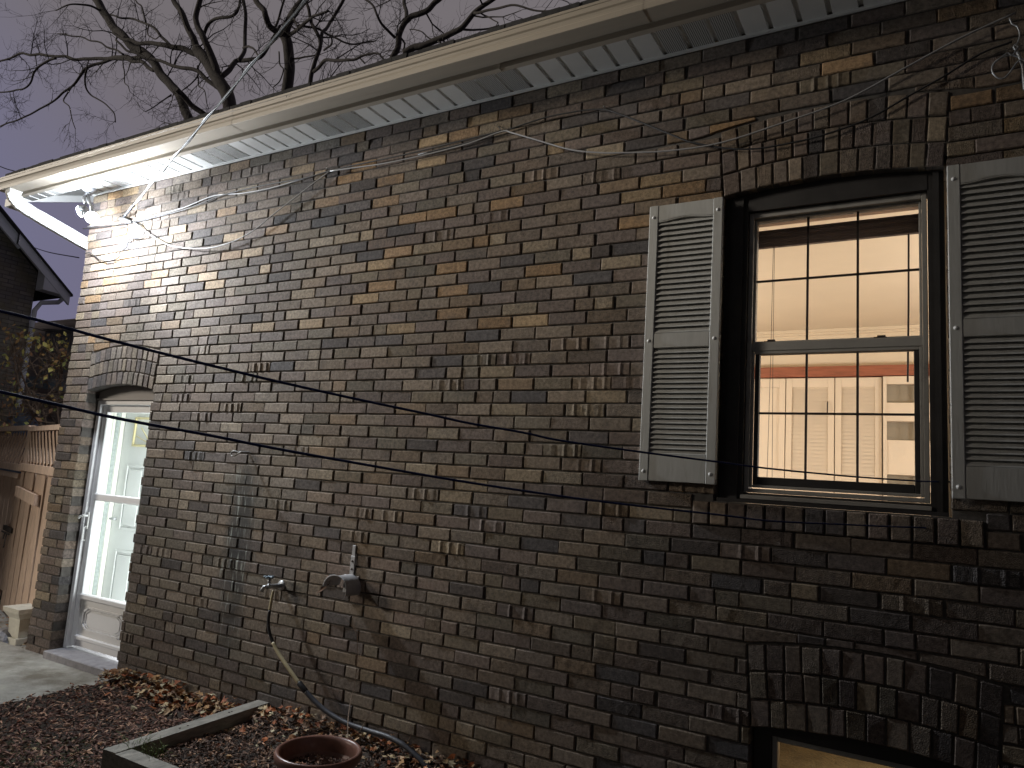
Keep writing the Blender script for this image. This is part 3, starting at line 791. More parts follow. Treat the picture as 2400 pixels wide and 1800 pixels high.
la2 = light('floodlight_beam', 'POINT', HB + dB.normalized()*.07, 110, (.86, .92, 1.0), shadow_soft_size=.04)
lb = light('floodlight_beam', 'SPOT', HB + dB.normalized()*.05, 430, (.90, .95, 1.0), spot_size=math.radians(108), spot_blend=1.0, shadow_soft_size=.06); aim(lb, (.86, -.12, -.42))

# ------------------------------------------------------------------ cables
def thing_tube(name, label, cat, pts, r, mat, group=None, n=6, k=5):
    mb = MB(); mb.tube(smooth_path(pts, k), r, n); o = mb.build(name, mat, None, True); return tag(o, label, cat, group)
W = lambda L_, y=-.012: [atY(p, y) for p in L_]
# overhead service cable from the wall anchor up over the gutter
a0 = atY((290, 508), -.055); a1 = atY((715, 0), -1.55); ax = a1 + (a1 - a0)*.5
svc = empty('overhead_cable', a0); tag(svc, 'thick twisted overhead cable rising from the wall corner across the gutter', 'cable')
q = MB(); mid = [a0.lerp(ax, t) for t in (0, .02, .045, .08)] + [a0.lerp(ax, t/20) + Vector((0, 0, -.008*math.sin(PI*t/20))) for t in range(3, 21)]
q.tube(mid, .0058, 8); q.build('messenger_wire', M_alucable, svc, True)
q = MB(); pts = []
for i in range(400):
    t = i/399; p = a0.lerp(ax, t) + Vector((0, 0, -.008*math.sin(PI*t)))
    a_ = t*16*PI; pts.append(p + Vector((.0, math.cos(a_), math.sin(a_)))*.0078)
q.tube(pts, .0036, 6); q.build('twisted_conductor', M_blackcable, svc, True)
for t in (.0, .012, .03, .05, .07): q = MB(); p = a0.lerp(ax, t); q.tube([p + Vector((0,-.012,0)), p + Vector((.012, .0, .018)), p + Vector((0,.012,0)), p + Vector((-.012, 0, -.016))], .004, 5); q.build('tie_wrap', M_blackcable, svc)
anc = empty('cable_anchor', atY((292, 515), 0)); tag(anc, 'dark spool anchor holding the cables on the wall corner', 'anchor')
c_ = atY((300, 520), 0)
q = MB(); q.tube([c_, c_ + Vector((-.03, -.055, .03))], .008, 8); q.build('hook', M_rust, anc)
q = MB(); q.tube([c_ + Vector((-.04, -.04, .02)), c_ + Vector((.0, -.045, .0)), c_ + Vector((.09, -.03, -.025))], [.012, .022, .012], 10); q.build('spool', M_galv, anc, True)

thing_tube('wall_cable', 'pair of grey cables clipped along the wall just under the eaves', 'cable',
    W([(205,531),(260,524),(314,517),(375,502),(433,486),(501,459),(566,453),(634,441),(708,420),(774,401)]), .005, M_greycable, 'cables strung across the brick wall')
thing_tube('wall_cable', 'black cable following the grey one along the wall to the first clip', 'cable',
    W([(195,536),(262,529),(316,521),(380,505),(440,489),(502,464),(560,447),(640,430),(715,417),(778,399),(871,379),(980,355),(1115,322),(1175,307)], -.022), .0045, M_blackcable, 'cables strung across the brick wall')
thing_tube('wall_cable', 'slack silver cable sagging between the eaves clip and the window arch', 'cable',
    W([(774,401),(830,393),(900,383),(1000,362),(1100,336),(1176,308),(1200,311),(1265,330),(1335,350),(1395,357),(1453,358),(1570,353),(1688,335),(1835,288),(1981,235),(2120,160),(2250,90),(2380,30)], -.03), .0042, M_greycable, 'cables strung across the brick wall')
thing_tube('wall_cable', 'thin dark cable peaking at the clip left of the window arch', 'cable',
    W([(980,362),(1100,333),(1190,304),(1276,276),(1340,263),(1382,257),(1420,257),(1455,268),(1511,290),(1570,314),(1629,335),(1746,350),(1864,333),(1950,310),(2040,276),(2130,225),(2217,176),(2300,125),(2372,98)], -.02), .0042, M_blackcable, 'cables strung across the brick wall')
thing_tube('wall_cable', 'loose cable drooping in a long loop from clip back to the anchor', 'cable',
    W([(774,401),(745,422),(681,471),(640,503),(600,536),(560,560),(525,573),(485,582),(430,581),(390,572),(350,549),(314,521)], -.03), .004, M_greycable, 'cables strung across the brick wall')
thing_tube('wall_cable', 'short black cable tail dangling below the anchor to the corner', 'cable',
    W([(312,520),(330,530),(338,542),(336,550),(325,558),(306,559),(299,570),(295,581),(281,592),(277,604),(254,612),(233,608),(222,599),(210,592),(200,594)], -.02), .0045, M_blackcable, 'cables strung across the brick wall')
cl = empty('cable_clip', atY((1420, 257), 0)); 
q = MB()
tag(cl, 'small metal cable clip at the peak of the dark cable', 'clip', 'cable clips on the wall')
p = atY((1420, 255), 0); q.tube([p, p + Vector((0, -.03, 0))], .003, 6); q.build('nail', M_galv, cl)
cl = empty('cable_clip', atY((1176, 304), 0)); tag(cl, 'small metal clip where the silver cable starts to sag', 'clip', 'cable clips on the wall')
q = MB(); p = atY((1176, 303), 0); q.tube([p + Vector((0,0,.012)), p + Vector((0, -.036, .0)), p + Vector((0,0,-.012))], .003, 6); q.build('nail', M_galv, cl)
cl = empty('cable_clip', atY((774, 399), 0)); tag(cl, 'small metal clip where the loose loop of cable leaves the eaves run', 'clip', 'cable clips on the wall')
q = MB(); p = atY((774, 399), 0); q.tube([p, p + Vector((0, -.036, .0))], .003, 6); q.build('nail', M_galv, cl)
# wire bundle at the top right
bd = empty('wire_bundle', atY((2375, 100), 0)); tag(bd, 'tangle of looped steel wire hanging from a hook at the top right', 'wire')
q = MB(); q.tube(smooth_path(W([(2366,42),(2372,56),(2384,62),(2390,80),(2386,98),(2380,106)], -.04)), .003, 6)
q.tube(smooth_path(W([(2380,104),(2376,110),(2381,116),(2386,110),(2380,106)], -.05)), .004, 6); q.build('hook', M_galv, bd, True)
q = MB()
q.tube(smooth_path(W([(2376,128),(2350,134),(2330,148),(2325,165),(2335,180),(2350,184),(2365,172),(2392,140),(2420,160)], -.06)), .0035, 6)
q.tube(smooth_path(W([(2372,128),(2392,136),(2412,150)], -.05)), .0035, 6)
q.tube(smooth_path(W([(2384,112),(2372,130),(2362,124),(2350,132),(2335,142)], -.07)), .0025, 6)
q.tube(smooth_path(W([(2384,122),(2396,150),(2400,190),(2402,210)], -.05)), .006, 6); q.build('wire_loop', M_galv, bd, True)

# clotheslines, running from the yard at the left to the wall beyond the window
def clothesline(pxs, label):
    pts = []; n = len(pxs); t0, t1 = 1.25, 3.25
    for p in pxs:
        s_ = (p[0]/2400); d = ray(p)/FL
        # straight in plan: inverse distance varies linearly along the picture
        t = 1/((1-s_)/t0 + s_/t1); pts.append(CP + d*t)
    pts.insert(0, pts[0]*1 + (pts[0]-pts[1])*1.2)
    mb = MB(); mb.tube(smooth_path(pts, 6), .0031, 6); o = mb.build('clothesline', M_blue, None, True)
    tag(o, label, 'clothesline', 'blue clotheslines crossing in front of the wall')
clothesline([(0,729),(76,747),(150,767),(240,792),(376,827),(505,859),(650,894),(825,933),(1000,970),(1100,992),(1193,1008),(1246,1018),(1317,1033),(1507,1060),(1678,1082),(1775,1095),(1890,1107),(2012,1118),(2144,1127),(2200,1129),(2400,1133)],
            'upper blue clothesline passing below the shutter and across the lit window')
clothesline([(0,918),(150,952),(240,973),(351,995),(500,1022),(650,1052),(862,1090),(1100,1131),(1344,1167),(1507,1187),(1697,1208),(1805,1221),(1948,1228),(2171,1237),(2400,1240)],
            'lower blue clothesline passing under the window sill')

# ------------------------------------------------------------------ wall fittings
hk = empty('wall_hook', atY((575, 1062), 0)); tag(hk, 'small galvanised eye hook above the damp streak on the wall', 'hook')
p = atY((582, 1060), 0); q = MB(); q.tube([p, p + Vector((-.01, -.07, -.005))], .006, 8); q.build('shank', M_galv, hk)
q = MB(); q.tube(smooth_path([p + Vector((-.01, -.07, -.005)), p + Vector((-.05, -.08, .0)), p + Vector((-.07, -.075, -.02)), p + Vector((-.045, -.075, -.03)), p + Vector((.02, -.07, -.0))]), .0055, 8); q.build('eye', M_galv, hk)

sp = empty('garden_tap', atY((650, 1374), 0)); tag(sp, 'old brass outdoor tap on the wall with a hose screwed on', 'tap')
sc_ = atY((660, 1372), 0); hx_, hz_ = sc_.x, sc_.z
q = MB(); q.tube([(hx_, 0, hz_), (hx_-.005, -.06, hz_), (hx_-.01, -.10, hz_)], [.014, .013, .016], 12); q.lathe([(.001,-.004),(.03,-.004),(.03,.0)], (hx_, 0, hz_), 14, 'y')
q.tube([(hx_-.01, -.085, hz_), (hx_-.03, -.11, hz_-.005), (hx_-.04, -.118, hz_-.03)], [.014, .012, .013], 10); q.tube([(hx_-.012, -.09, hz_), (hx_-.012, -.095, hz_+.05)], .008, 8)
q.build('body', M_galv, sp, True)
q = MB(); zc = hz_+.055
for i in range(5):
    a_ = 2*PI*i/5; q.tube([(hx_-.012, -.095, zc), (hx_-.012+.022*math.cos(a_), -.095+.022*math.sin(a_), zc+.003), (hx_-.012+.03*math.cos(a_), -.095+.03*math.sin(a_), zc-.002)], [.006, .005, .008], 6)
q.build('handle', simple('blue_grey_tap_wheel', (.20,.27,.33), .4, .2, 20, .2), sp, True)

ho = empty('garden_hose', (hx_-.04, -.118, hz_-.03)); tag(ho, 'garden hose patched from tan, black and slate lengths curving down to the bed', 'hose')
def seg(pxs, r, mat, name, ys=None):
    pts = [atY(p, y) for p, y in zip(pxs, ys)]; mb = MB(); mb.tube(smooth_path(pts, 6), r, 10); mb.build(name, mat, ho, True)
seg([(641,1384),(637,1402),(632,1431)], .0085, M_tan, 'tan_length', [-.115,-.118,-.12])
seg([(632,1430),(629,1455),(631,1480),(640,1507)], .0095, M_blackhose, 'black_length', [-.12,-.125,-.13,-.13])
seg([(640,1506),(652,1530),(675,1565),(702,1603)], .0105, M_tan, 'tan_length', [-.13,-.13,-.13,-.125])
seg([(701,1601),(708,1610),(716,1620)], .016, M_blackhose, 'coupling', [-.125,-.125,-.12])
seg([(716,1620),(740,1646),(770,1671),(813,1695),(862,1712),(910,1727),(948,1748),(982,1777),(1010,1810)], .0135, M_greyhose, 'slate_length', [-.12,-.11,-.10,-.09,-.08,-.08,-.085,-.09,-.09])

hg = empty('hose_hanger', atY((820, 1350), 0)); tag(hg, 'curved grey metal hose saddle on a strap, empty and rusting', 'hose hanger')
hx2, hz2 = -2.905, .905; R2 = .072
q = MB(); n = 26; vs = []
for k_, (yy, rr) in enumerate(((-.012, R2*1.0), (-.015, R2), (-.05, R2*.97), (-.055, R2*.99), (-.09, R2*.96), (-.095, R2*.98), (-.125, R2*.97), (-.140, R2*1.08))):
    for i in range(n+1):
        a_ = math.radians(-28 + 205*i/n); vs.append((hx2 + rr*1.15*math.cos(a_), yy, hz2 + rr*math.sin(a_)))
fs = [(k_*(n+1)+i, k_*(n+1)+i+1, (k_+1)*(n+1)+i+1, (k_+1)*(n+1)+i) for k_ in range(7) for i in range(n)]
q.add(vs, fs)
o = q.build('saddle', M_hang, hg, True); md = o.modifiers.new('thickness', 'SOLIDIFY'); md.thickness = .003
q = MB(); q.box(hx2-.016, hx2+.016, -.012, -.003, hz2+.04, hz2+.175, bev=.002); q.box(hx2-.055, hx2+.055, -.011, -.004, hz2-.035, hz2+.066, bev=.002)
q.box(hx2-.012, hx2+.012, -.010, -.002, hz2+.175, hz2+.235, bev=.002)
q.build('strap', M_hang, hg)
for zz in (.10, .145): q = MB(); q.lathe([(.0001,-.018),(.006,-.016),(.007,-.012)], (hx2, 0, hz2+zz), 10, 'y'); q.build('bolt', M_rust, hg)
lf = MB()
pa, pb, pc = atY((774, 1367), -.12), atY((740, 1392), -.11), atY((766, 1346), -.06)
for tip, w in ((pb, .02), (pc, .014)):
    mid = pa.lerp(tip, .5); sd = Vector((0, 0, 1)) if w > .015 else Vector((1, 0, 0))
    lf.add([pa, mid + sd*w*.6 + Vector((0,-.006,0)), tip, mid - sd*w*.6 + Vector((0,-.004,0)), pa.lerp(tip, .85) + sd*w*.25], [(0,3,4,1), (3,2,4)], (.14,.075,.045,.5))
tag(lf.build('dead_leaf', M_leaf), 'dark brown dead leaf caught on the left lip of the hose saddle', 'leaf')

# ------------------------------------------------------------------ ground
q = MB()
q.add([(-60,-30,-.012), (30,-30,-.012), (30,50,-.012), (-60,50,-.012)], [(0,1,2,3)])
tag(q.build('ground', M_grass_g), kind='structure')
q = MB(); n = 26
edge = [(-4.93 + .03*noise.noise(Vector((i*.7, 0, 0))) + (.02 if i < 3 else 0), -.0 - i*.12) for i in range(n)]
vs = [(x, y, .0) for x, y in edge] + [(-9.5, y, .0) for x, y in edge]
q.add(vs, [(i, i+1, n+i+1, n+i) for i in range(n-1)])
q.add([(-9.5, 0, 0), (WX0 - .004, 0, 0), (WX0 - .004, .9, 0), (-9.5, .9, 0)], [(0,1,2,3)])
pa_ = q.build('path', M_conc); tag(pa_, kind='structure')
so_ = pa_.modifiers.new('thickness', 'SOLIDIFY'); so_.thickness = .02; so_.offset = -1
# soil under the mulch: a gently lumpy sheet
def sheet(name, x0, x1, y0, y1, nx, ny, zf, mat):
    mb = MB(); vs = [(x0+(x1-x0)*i/nx, y0+(y1-y0)*j/ny, zf(x0+(x1-x0)*i/nx, y0+(y1-y0)*j/ny)) for j in range(ny+1) for i in range(nx+1)]
    mb.add(vs, [(j*(nx+1)+i, j*(nx+1)+i+1, (j+1)*(nx+1)+i+1, (j+1)*(nx+1)+i) for j in range(ny) for i in range(nx)])
    return tag(mb.build(name, mat, None, True), kind='structure')
def z_m(x, y): return .002 + .014*(noise.noise(Vector((x*3, y*3, 0))) + .4) + .02*noise.noise(Vector((x*14, y*14, 5))) + .035*math.exp(-((y+.02)/.12)**2) + .008*max(0, min(1, (-4.80 - x)/.12))
def z_b(x, y): return .085 + .02*noise.noise(Vector((x*4, y*4, 2))) + .016*noise.noise(Vector((x*17, y*17, 5))) + .045*math.exp(-((y+.0)/.14)**2)
sheet('mulch_soil', -4.92, -3.50, -3.0, -.002, 70, 120, z_m, M_soil)
tx_i, tx_o = atZ((600,1674), .15), atZ((585,1663), .15)
sheet('planting_soil', -3.46, 2.2, -.90, -.002, 240, 60, z_b, M_soil)
def chips(name, label, region, count, zf, cols, size, kindcat, group=None):
    mb = MB()
    for i in range(count):
        x, y = region()
        z = zf(x, y) + U(0, .010)
        L_ = U(*size); w = L_*U(.10, .28); h = U(.0015, .005)
        e = Matrix.Rotation(U(0, PI*2), 3, 'Z') @ Matrix.Rotation(U(-.5, .5), 3, 'Y') @ Matrix.Rotation(U(-.5, .5), 3, 'X')
        c = random.choice(cols); k_ = U(.6, 1.25); c = (c[0]*k_, c[1]*k_, c[2]*k_, .5)
        vs = [Vector((-L_/2, -w*.25, 0)), Vector((-L_*.2, -w/2, h)), Vector((L_/2, -w*.2, 0)), Vector((L_*.42, w*.3, 0)), Vector((-L_*.1, w/2, -h*.3)), Vector((-L_*.45, w*.3, 0)), Vector((0, 0, h*2.2))]
        vs = [e @ v_ + Vector((x, y, z+.004)) for v_ in vs]
        mb.add(vs, [(0,1,6), (1,2,6), (2,3,6), (3,4,6), (4,5,6), (5,0,6)], c)
    return tag(mb.build(name, M_chip), label, kindcat, group, 'stuff')
mc = [(.55,.44,.42), (.34,.28,.28), (.85,.72,.66), (.50,.34,.31), (.22,.18,.18), (1.7,1.5,1.25)]
chips('mulch', 'brown shredded bark mulch between the path and the timber bed', lambda: (-4.96 + 1.43*(rnd()**.85), -.0 - 2.4*rnd()), 9500, z_m, mc, (.015,.060), 'mulch')
mc2 = [(.38,.34,.32), (.2,.18,.17), (.62,.55,.5), (.3,.28,.26), (1.6,1.45,1.2)]
chips('bed_mulch', 'dark compost and bark scraps filling the raised timber bed', lambda: (-3.44 + 2.7*(rnd()**1.2), -.01 - .86*rnd()), 8500, z_b, mc2, (.012,.048), 'mulch')

def leaf_mb(mb, x, y, z, s, c, flat=.5):
    """a curled lobed maple leaf"""
    n = 5; pts = [Vector((0, -s*.5, 0))]
    lob = [(-1.25, .42), (-.95, .30), (-.62, .62), (-.35, .34), (0, .75), (.35, .34), (.62, .62), (.95, .30), (1.25, .42)]
    for a_, r in lob:
        r *= s*U(.8, 1.1); pts.append(Vector((math.sin(a_*1.25)*r, math.cos(a_*1.25)*r - s*.15, 0)))
    cu, cv = U(-1, 1)*9*flat, U(.2, 1)*9*flat; ph = U(0, 6)
    out = []
    for p_ in [Vector((0, -s*.1, 0))] + pts:
        zz = (cu*p_.x*p_.x + cv*p_.y*p_.y)*1.0 + .12*s*math.sin(p_.x/s*7 + ph)
        out.append(Vector((p_.x, p_.y, zz)))
    e = Matrix.Rotation(U(0, 6.28), 3, 'Z') @ Matrix.Rotation(U(-1, 1)*flat*1.3, 3, 'X') @ Matrix.Rotation(U(-1, 1)*flat*1.3, 3, 'Y')
    out = [e @ p_ + Vector((x, y, z)) for p_ in out]; k_ = len(out)-1
    mb.add(out, [(0, i, i % k_ + 1) for i in range(1, k_+1)], c)
lc = [(.42,.20,.08), (.50,.30,.13), (.60,.46,.26), (.33,.10,.035), (.44,.14,.04), (.62,.55,.36), (.28,.17,.10), (.55,.38,.22), (.40,.28,.18)]
def lcol(): c = random.choice(lc); k_ = U(.7, 1.15); return (c[0]*k_*.95, c[1]*k_*.93, c[2]*k_*.93, .5)
lv = MB()
for i in range(340):       # drift against the wall between path and bed
    x = U(-4.98, -3.5); y = -abs(random.gauss(0, .085)) - .015; leaf_mb(lv, x, y, max(0, z_m(x, y)) + .018 + .07*rnd()*math.exp(-(y/.12)**2), U(.032, .068), lcol())
for i in range(150):
    x = U(-5.0, -3.55); y = U(-2.2, -.15); leaf_mb(lv, x, y, max(0, z_m(x, y)) + .018, U(.014, .036), lcol())
for i in range(14): x = U(-7.0, -5.0); y = U(-1.2, -.05); leaf_mb(lv, x, y, .012, U(.018, .035), lcol())
for i in range(60): x = U(-7.6, -6.2); y = U(.0, .5); leaf_mb(lv, x, y, .02, U(.03, .05), lcol())
tag(lv.build('fallen_leaves', M_leaf), 'drift of orange and tan dead leaves along the foot of the wall and path', 'leaves', kind='stuff')
lv = MB()
for i in range(330):
    x = U(-3.44, -1.5); y = -abs(random.gauss(0, .13)) - .015; leaf_mb(lv, x, y, z_b(x, y) + .016 + .04*rnd(), U(.026, .052), lcol())
for i in range(150): x = U(-3.4, -1.4); y = U(-.85, -.1); leaf_mb(lv, x, y, z_b(x, y) + .018, U(.014, .036), lcol())
tag(lv.build('bed_leaves', M_leaf), 'orange and tan dead leaves scattered over the raised timber bed', 'leaves', kind='stuff')

# timber edging
bed = empty('raised_bed_edging', (-3.5, -.9, 0)); tag(bed, 'weathered grey timber edging of the raised bed with a butted corner', 'planter edging')
co = atZ((243, 1755), .16); ci_ = atZ((266, 1764), .16); inn = atZ((308, 1750), .16)
q = MB(); q.beam((-3.505, -.004, .075), (co.x+.045, co.y, .075), .088, .17); q.build('side_timber', M_timber, bed)
q = MB(); q.beam((ci_.x + .012, co.y + .045, .074), (2.2, co.y + .045, .074), .088, .165); q.build('front_timber', M_timber, bed)
q = MB()
for t in (.25, .27, .55, .60, .8): q = MB(); p = Vector((-3.505, 0, .161)).lerp(Vector((co.x+.045, co.y, .161)), t); q.lathe([(.0001, .001), (.005, .001), (.006, -.001)], p, 8); q.build('nail', M_rust, bed)
# pot
L_, R__ = atZ((643, 1777), .30), atZ((845, 1753), .30)
pc_ = (L_ + R__)/2; pr = (L_ - R__).length/2
pot = empty('terracotta_pot', (pc_.x, pc_.y, .08)); tag(pot, 'round reddish glazed pot with rolled rim sunk in the bed', 'flower pot')
q = MB(); q.lathe([(pr*.62, -.22), (pr*.80, -.06), (pr*.88, -.04), (pr*.93, -.035), (pr*.985, -.02), (pr*1.0, -.004), (pr*.985, .010), (pr*.95, .016), (pr*.90, .012), (pr*.865, -.002), (pr*.85, -.02), (pr*.83, -.08), (pr*.78, -.16)], (pc_.x, pc_.y, .30), 56)
q.build('body', M_terra, pot, True)
q = MB(); vs = [(pc_.x, pc_.y, .23)]; n = 40
for j in range(n): a_ = 2*PI*j/n; vs.append((pc_.x + pr*.83*math.cos(a_), pc_.y + pr*.83*math.sin(a_), .22 + .02*math.sin(a_*2+1)))
q.add(vs, [(0, i+1, (i+1) % n + 1) for i in range(n)]); q.build('potting_soil', M_soil, pot)
def preg():
    a_, r = U(0, 6.28), pr*.78*math.sqrt(rnd()); return pc_.x + r*math.cos(a_), pc_.y + r*math.sin(a_)
tag(chips('pot_mulch', 'dark bark crumbs on the soil inside the round pot', preg, 420, lambda x, y: .228, mc2, (.008,.025), 'mulch'))
lv = MB()
for i in range(7): x = pc_.x + U(-.12, -.02); y = pc_.y + U(-.12, -.02); leaf_mb(lv, x, y, .245, U(.018, .03), lcol())
tag(lv.build('pot_leaves', M_leaf), 'few orange dead leaves lying inside the round pot', 'leaves', kind='stuff')

# dry stems
def stem(label, pts, r, side=8, ln=.08, grp='dead plant stems'):
    e = empty('dead_plant', pts[0]); tag(e, label, 'dead plant', grp)
    sp_ = smooth_path(pts, 5); q = MB(); q.tube(sp_, [r*(1-.6*i/len(sp_)) for i in range(len(sp_))], 5); q.build('stalk', M_twig, e)
    for i in range(side):
        q = MB(); p = sp_[int(len(sp_)*U(.55, .97))]; d = Vector((U(-1, 1), U(-.3, .3), U(-.2, .7))).normalized()*ln*U(.4, 1)
        q.tube([p, p + d*.5 + Vector((0, 0, U(-.01, .01))), p + d], [r*.5, r*.4, r*.2], 4); q.build('side_twig', M_twig, e)
S3 = lambda px, y: atY(px, y)
stem('tall thin dead stem rising from the pot against the wall', [Vector((pc_.x+.10, pc_.y+.1, .23)), S3((815,1700), -.35), S3((822,1640), -.2), S3((830,1610), -.15), S3((836,1560), -.12), S3((838,1500), -.10), S3((828,1470), -.09)], .003, 16, .10)
stem('short pale dead stem leaning right beside the hose', [S3((845,1712), -.15), S3((860,1685), -.13), S3((878,1660), -.1)], .003, 4, .05)
stem('tiny dead stem at the right end of the hose', [S3((955,1740), -.09), S3((962,1725), -.08), S3((967,1705), -.07)], .0025, 3, .04)
gt = MB()
gc = atZ((330, 1755), .15)
for i in range(70):
    b_ = gc + Vector((U(-.12, .16), U(-.05, .05), -.02)); d = Vector((U(-.6, .6), U(-.6, .5), 1)).normalized()*U(.05, .13)
    gt.tube([b_, b_ + d*.6, b_ + d + Vector((d.x*.4, d.y*.4, -.02))], [.0013, .001, .0004], 3, (.16,.22,.07,.5))
tag(gt.build('grass_tuft', M_leaf), 'thin green grass blades poking up at the corner of the timber bed', 'grass', kind='stuff')
gt = MB()
for i in range(900):
    p = atZ((U(-60, 210), U(1735, 1830)), 0); b_ = Vector((p.x, p.y, 0)); d = Vector((U(-.6, .6), U(-.6, .6), .8)).normalized()*U(.02, .05)
    k_ = U(.6, 1.2); gt.tube([b_, b_ + d*.6, b_ + d + Vector((d.x*.5, d.y*.5, -.01))], [.0016, .0012, .0004], 3, (.14*k_,.17*k_,.07*k_,.5))
tag(gt.build('lawn_grass', M_leaf), 'ragged grass and weeds at the bottom left of the mulch', 'grass', kind='stuff')

# ------------------------------------------------------------------ gate, fence, planter, rock
def gate_pt(p, off=0):
    n = Vector((.23, .77, 0)); q0 = Vector((-6.9, .37 + off, 0)); d = ray(p); return CP + d*((q0 - CP).dot(n)/d.dot(n))
gd = Vector((-.77, .23, 0)).normalized(); gn = Vector((-.23, -.77, 0)).normalized()
g0 = Vector((-7.88, .665, 0))
def GP(s, z, o=0): return g0 + gd*s + gn*o + Vector((0, 0, z))
gate = empty('garden_gate', g0); tag(gate, 'brown wooden garden gate with lattice top and iron latch', 'gate')
q = MB(); TZ = 1.78
q.beam(GP(.05, 0.0), GP(.05, TZ), .10, .05, gn); q.beam(GP(1.9, 0.0), GP(1.9, TZ), .10, .05, gn)
q.beam(GP(-.04, TZ+.01, .01), GP(2.2, TZ+.01, .01), .07, .05); q.beam(GP(.0, 1.385, .035), GP(2.2, 1.385, .035), .03, .07); q.beam(GP(.1, 1.30, .03), GP(2.2, 1.30, .03), .03, .05)
q.build('gate_frame', M_fence, gate)
q = MB(); s_ = .12; i = 0
while s_ < 1.85:
    w = U(.19, .24); zt = 1.30; zb0 = .09 if i else .16
    q.beam(GP(s_ + w/2, zb0, U(0, .006)), GP(s_ + w/2, zt, U(0, .006)), w - .016, .02, gn); s_ += w; i += 1
q.build('board', M_fence, gate)
q = MB()
for k_ in range(-3, 13):
    a_ = .1 + k_*.15
    # slats one way in front
    s0, s1, z0_, z1_ = a_, a_ + .36, TZ - .05, 1.41
    if s0 < .10: z0_ -= (.10 - s0)*1.0; s0 = .10
    if z0_ > z1_: q.beam(GP(s0, z0_, .012), GP(s1, z1_, .012), .058, .008, gn)
for k_ in range(-1, 8):
    a_ = .1 + k_*.26; s0, s1, z0_, z1_ = a_, a_ - .36, TZ - .05, 1.41
    if s1 < .10: z1_ += (.10 - s1); s1 = .10
    if z0_ > z1_ and s0 > .1: q.beam(GP(s0, z0_, .002), GP(s1, z1_, .002), .035, .008, gn)
q.build('lattice', M_fence, gate)
q = MB(); lp = GP(.35, .72, .04)
q.beam(GP(.05, .76, .03), GP(.5, .76, .03), .05, .02, gn); q.tube([GP(.12, .72, .045), GP(.48, .72, .045)], .009, 8); q.tube([GP(.2, .72, .05), GP(.2, .62, .055), GP(.22, .58, .055)], .006, 6); q.tube([GP(.3, .72, .05), GP(.3, .66, .055)], .008, 6)
q.build('latch', M_rust, gate)
fn_ = empty('fence_panel', (-6.8, .33, 0)); tag(fn_, 'narrow brown fence panel between the gate and the house corner', 'fence')
f0 = Vector((-7.84, .645, 0)); f1 = Vector((-6.20, .10, 0)); fd = (f1 - f0).normalized(); fnn = Vector((fd.y, -fd.x, 0))
def FP(s, z, o=0): return f0 + fd*s + fnn*o + Vector((0, 0, z))
q = MB(); LN = (f1 - f0).length
q.beam(FP(0, 1.775, .01), FP(LN, 1.775, .01), .06, .045); q.beam(FP(-.02, 1.40, .04), FP(LN, 1.40, .04), .04, .07); q.beam(FP(.0, 1.16, .045), FP(LN*.62, 1.13, .045), .045, .095); q.beam(FP(0, 0, -.01), FP(0, 1.76, -.01), .06, .06, fnn)
q.build('rail', M_fence, fn_)
q = MB(); s_ = .05
while s_ < LN - .03: q.beam(FP(s_ + .13, .02, U(0,.012)), FP(s_ + .13 + U(-.012,.012), 1.375, U(0,.012)), .245, .02, fnn); s_ += .285
q.build('board', M_fence, fn_)
q = MB()
for k_ in range(-4, 11):
    a_ = k_*.165; s0, s1, z0_, z1_ = a_, a_ + .32, 1.75, 1.435
    if s0 < .03: z0_ -= (.03 - s0); s0 = .03
    if s1 > LN: z1_ += (s1 - LN); s1 = LN
    if z0_ > z1_ + .02: q.beam(FP(s0, z0_, .015), FP(s1, z1_, .015), .060, .008, fnn)
q.build('lattice', M_fence, fn_)
pl = empty('stone_planter', (-6.62, .22, 0)); tag(pl, 'pale stone urn base half hidden behind the brick corner', 'planter')
q = MB(); pcx, pcy = -6.50, .14
for (r0, z0_, r1, z1_) in ((.10, .0, .10, .05), (.075, .05, .085, .20), (.085, .20, .12, .25), (.12, .25, .125, .285)):
    vs = [(pcx+a_*r0, pcy+b_*r0, z0_) for a_, b_ in ((-1,-1),(1,-1),(1,1),(-1,1))] + [(pcx+a_*r1, pcy+b_*r1, z1_) for a_, b_ in ((-1,-1),(1,-1),(1,1),(-1,1))]
    q.add(vs, [(0,1,5,4), (1,2,6,5), (2,3,7,6), (3,0,4,7), (4,5,6,7)])
q.build('pedestal', simple('pale_cast_stone', (.60,.58,.50), .85, .15, 12, .4), pl)
q = MB(); rc = atZ((18, 1500), 0)
vs = []; n = 14
for j in range(7):
    for i in range(n):
        a_ = 2*PI*i/n; ph = PI/2*j/6; r = math.cos(ph)*(1 + .25*noise.noise(Vector((math.cos(a_)*2, math.sin(a_)*2, ph*2)))); vs.append((rc.x + .17*r*math.cos(a_), rc.y + .11*r*math.sin(a_), .10*math.sin(ph)))
q.add(vs, [(j*n+i, j*n+(i+1) % n, (j+1)*n+(i+1) % n, (j+1)*n+i) for j in range(6) for i in range(n)])
tag(q.build('rock', simple('blue_grey_rock', (.24,.24,.27), .9, .3, 12, .7, 30, .01)), 'grey rock lying at the foot of the gate among leaves', 'rock')

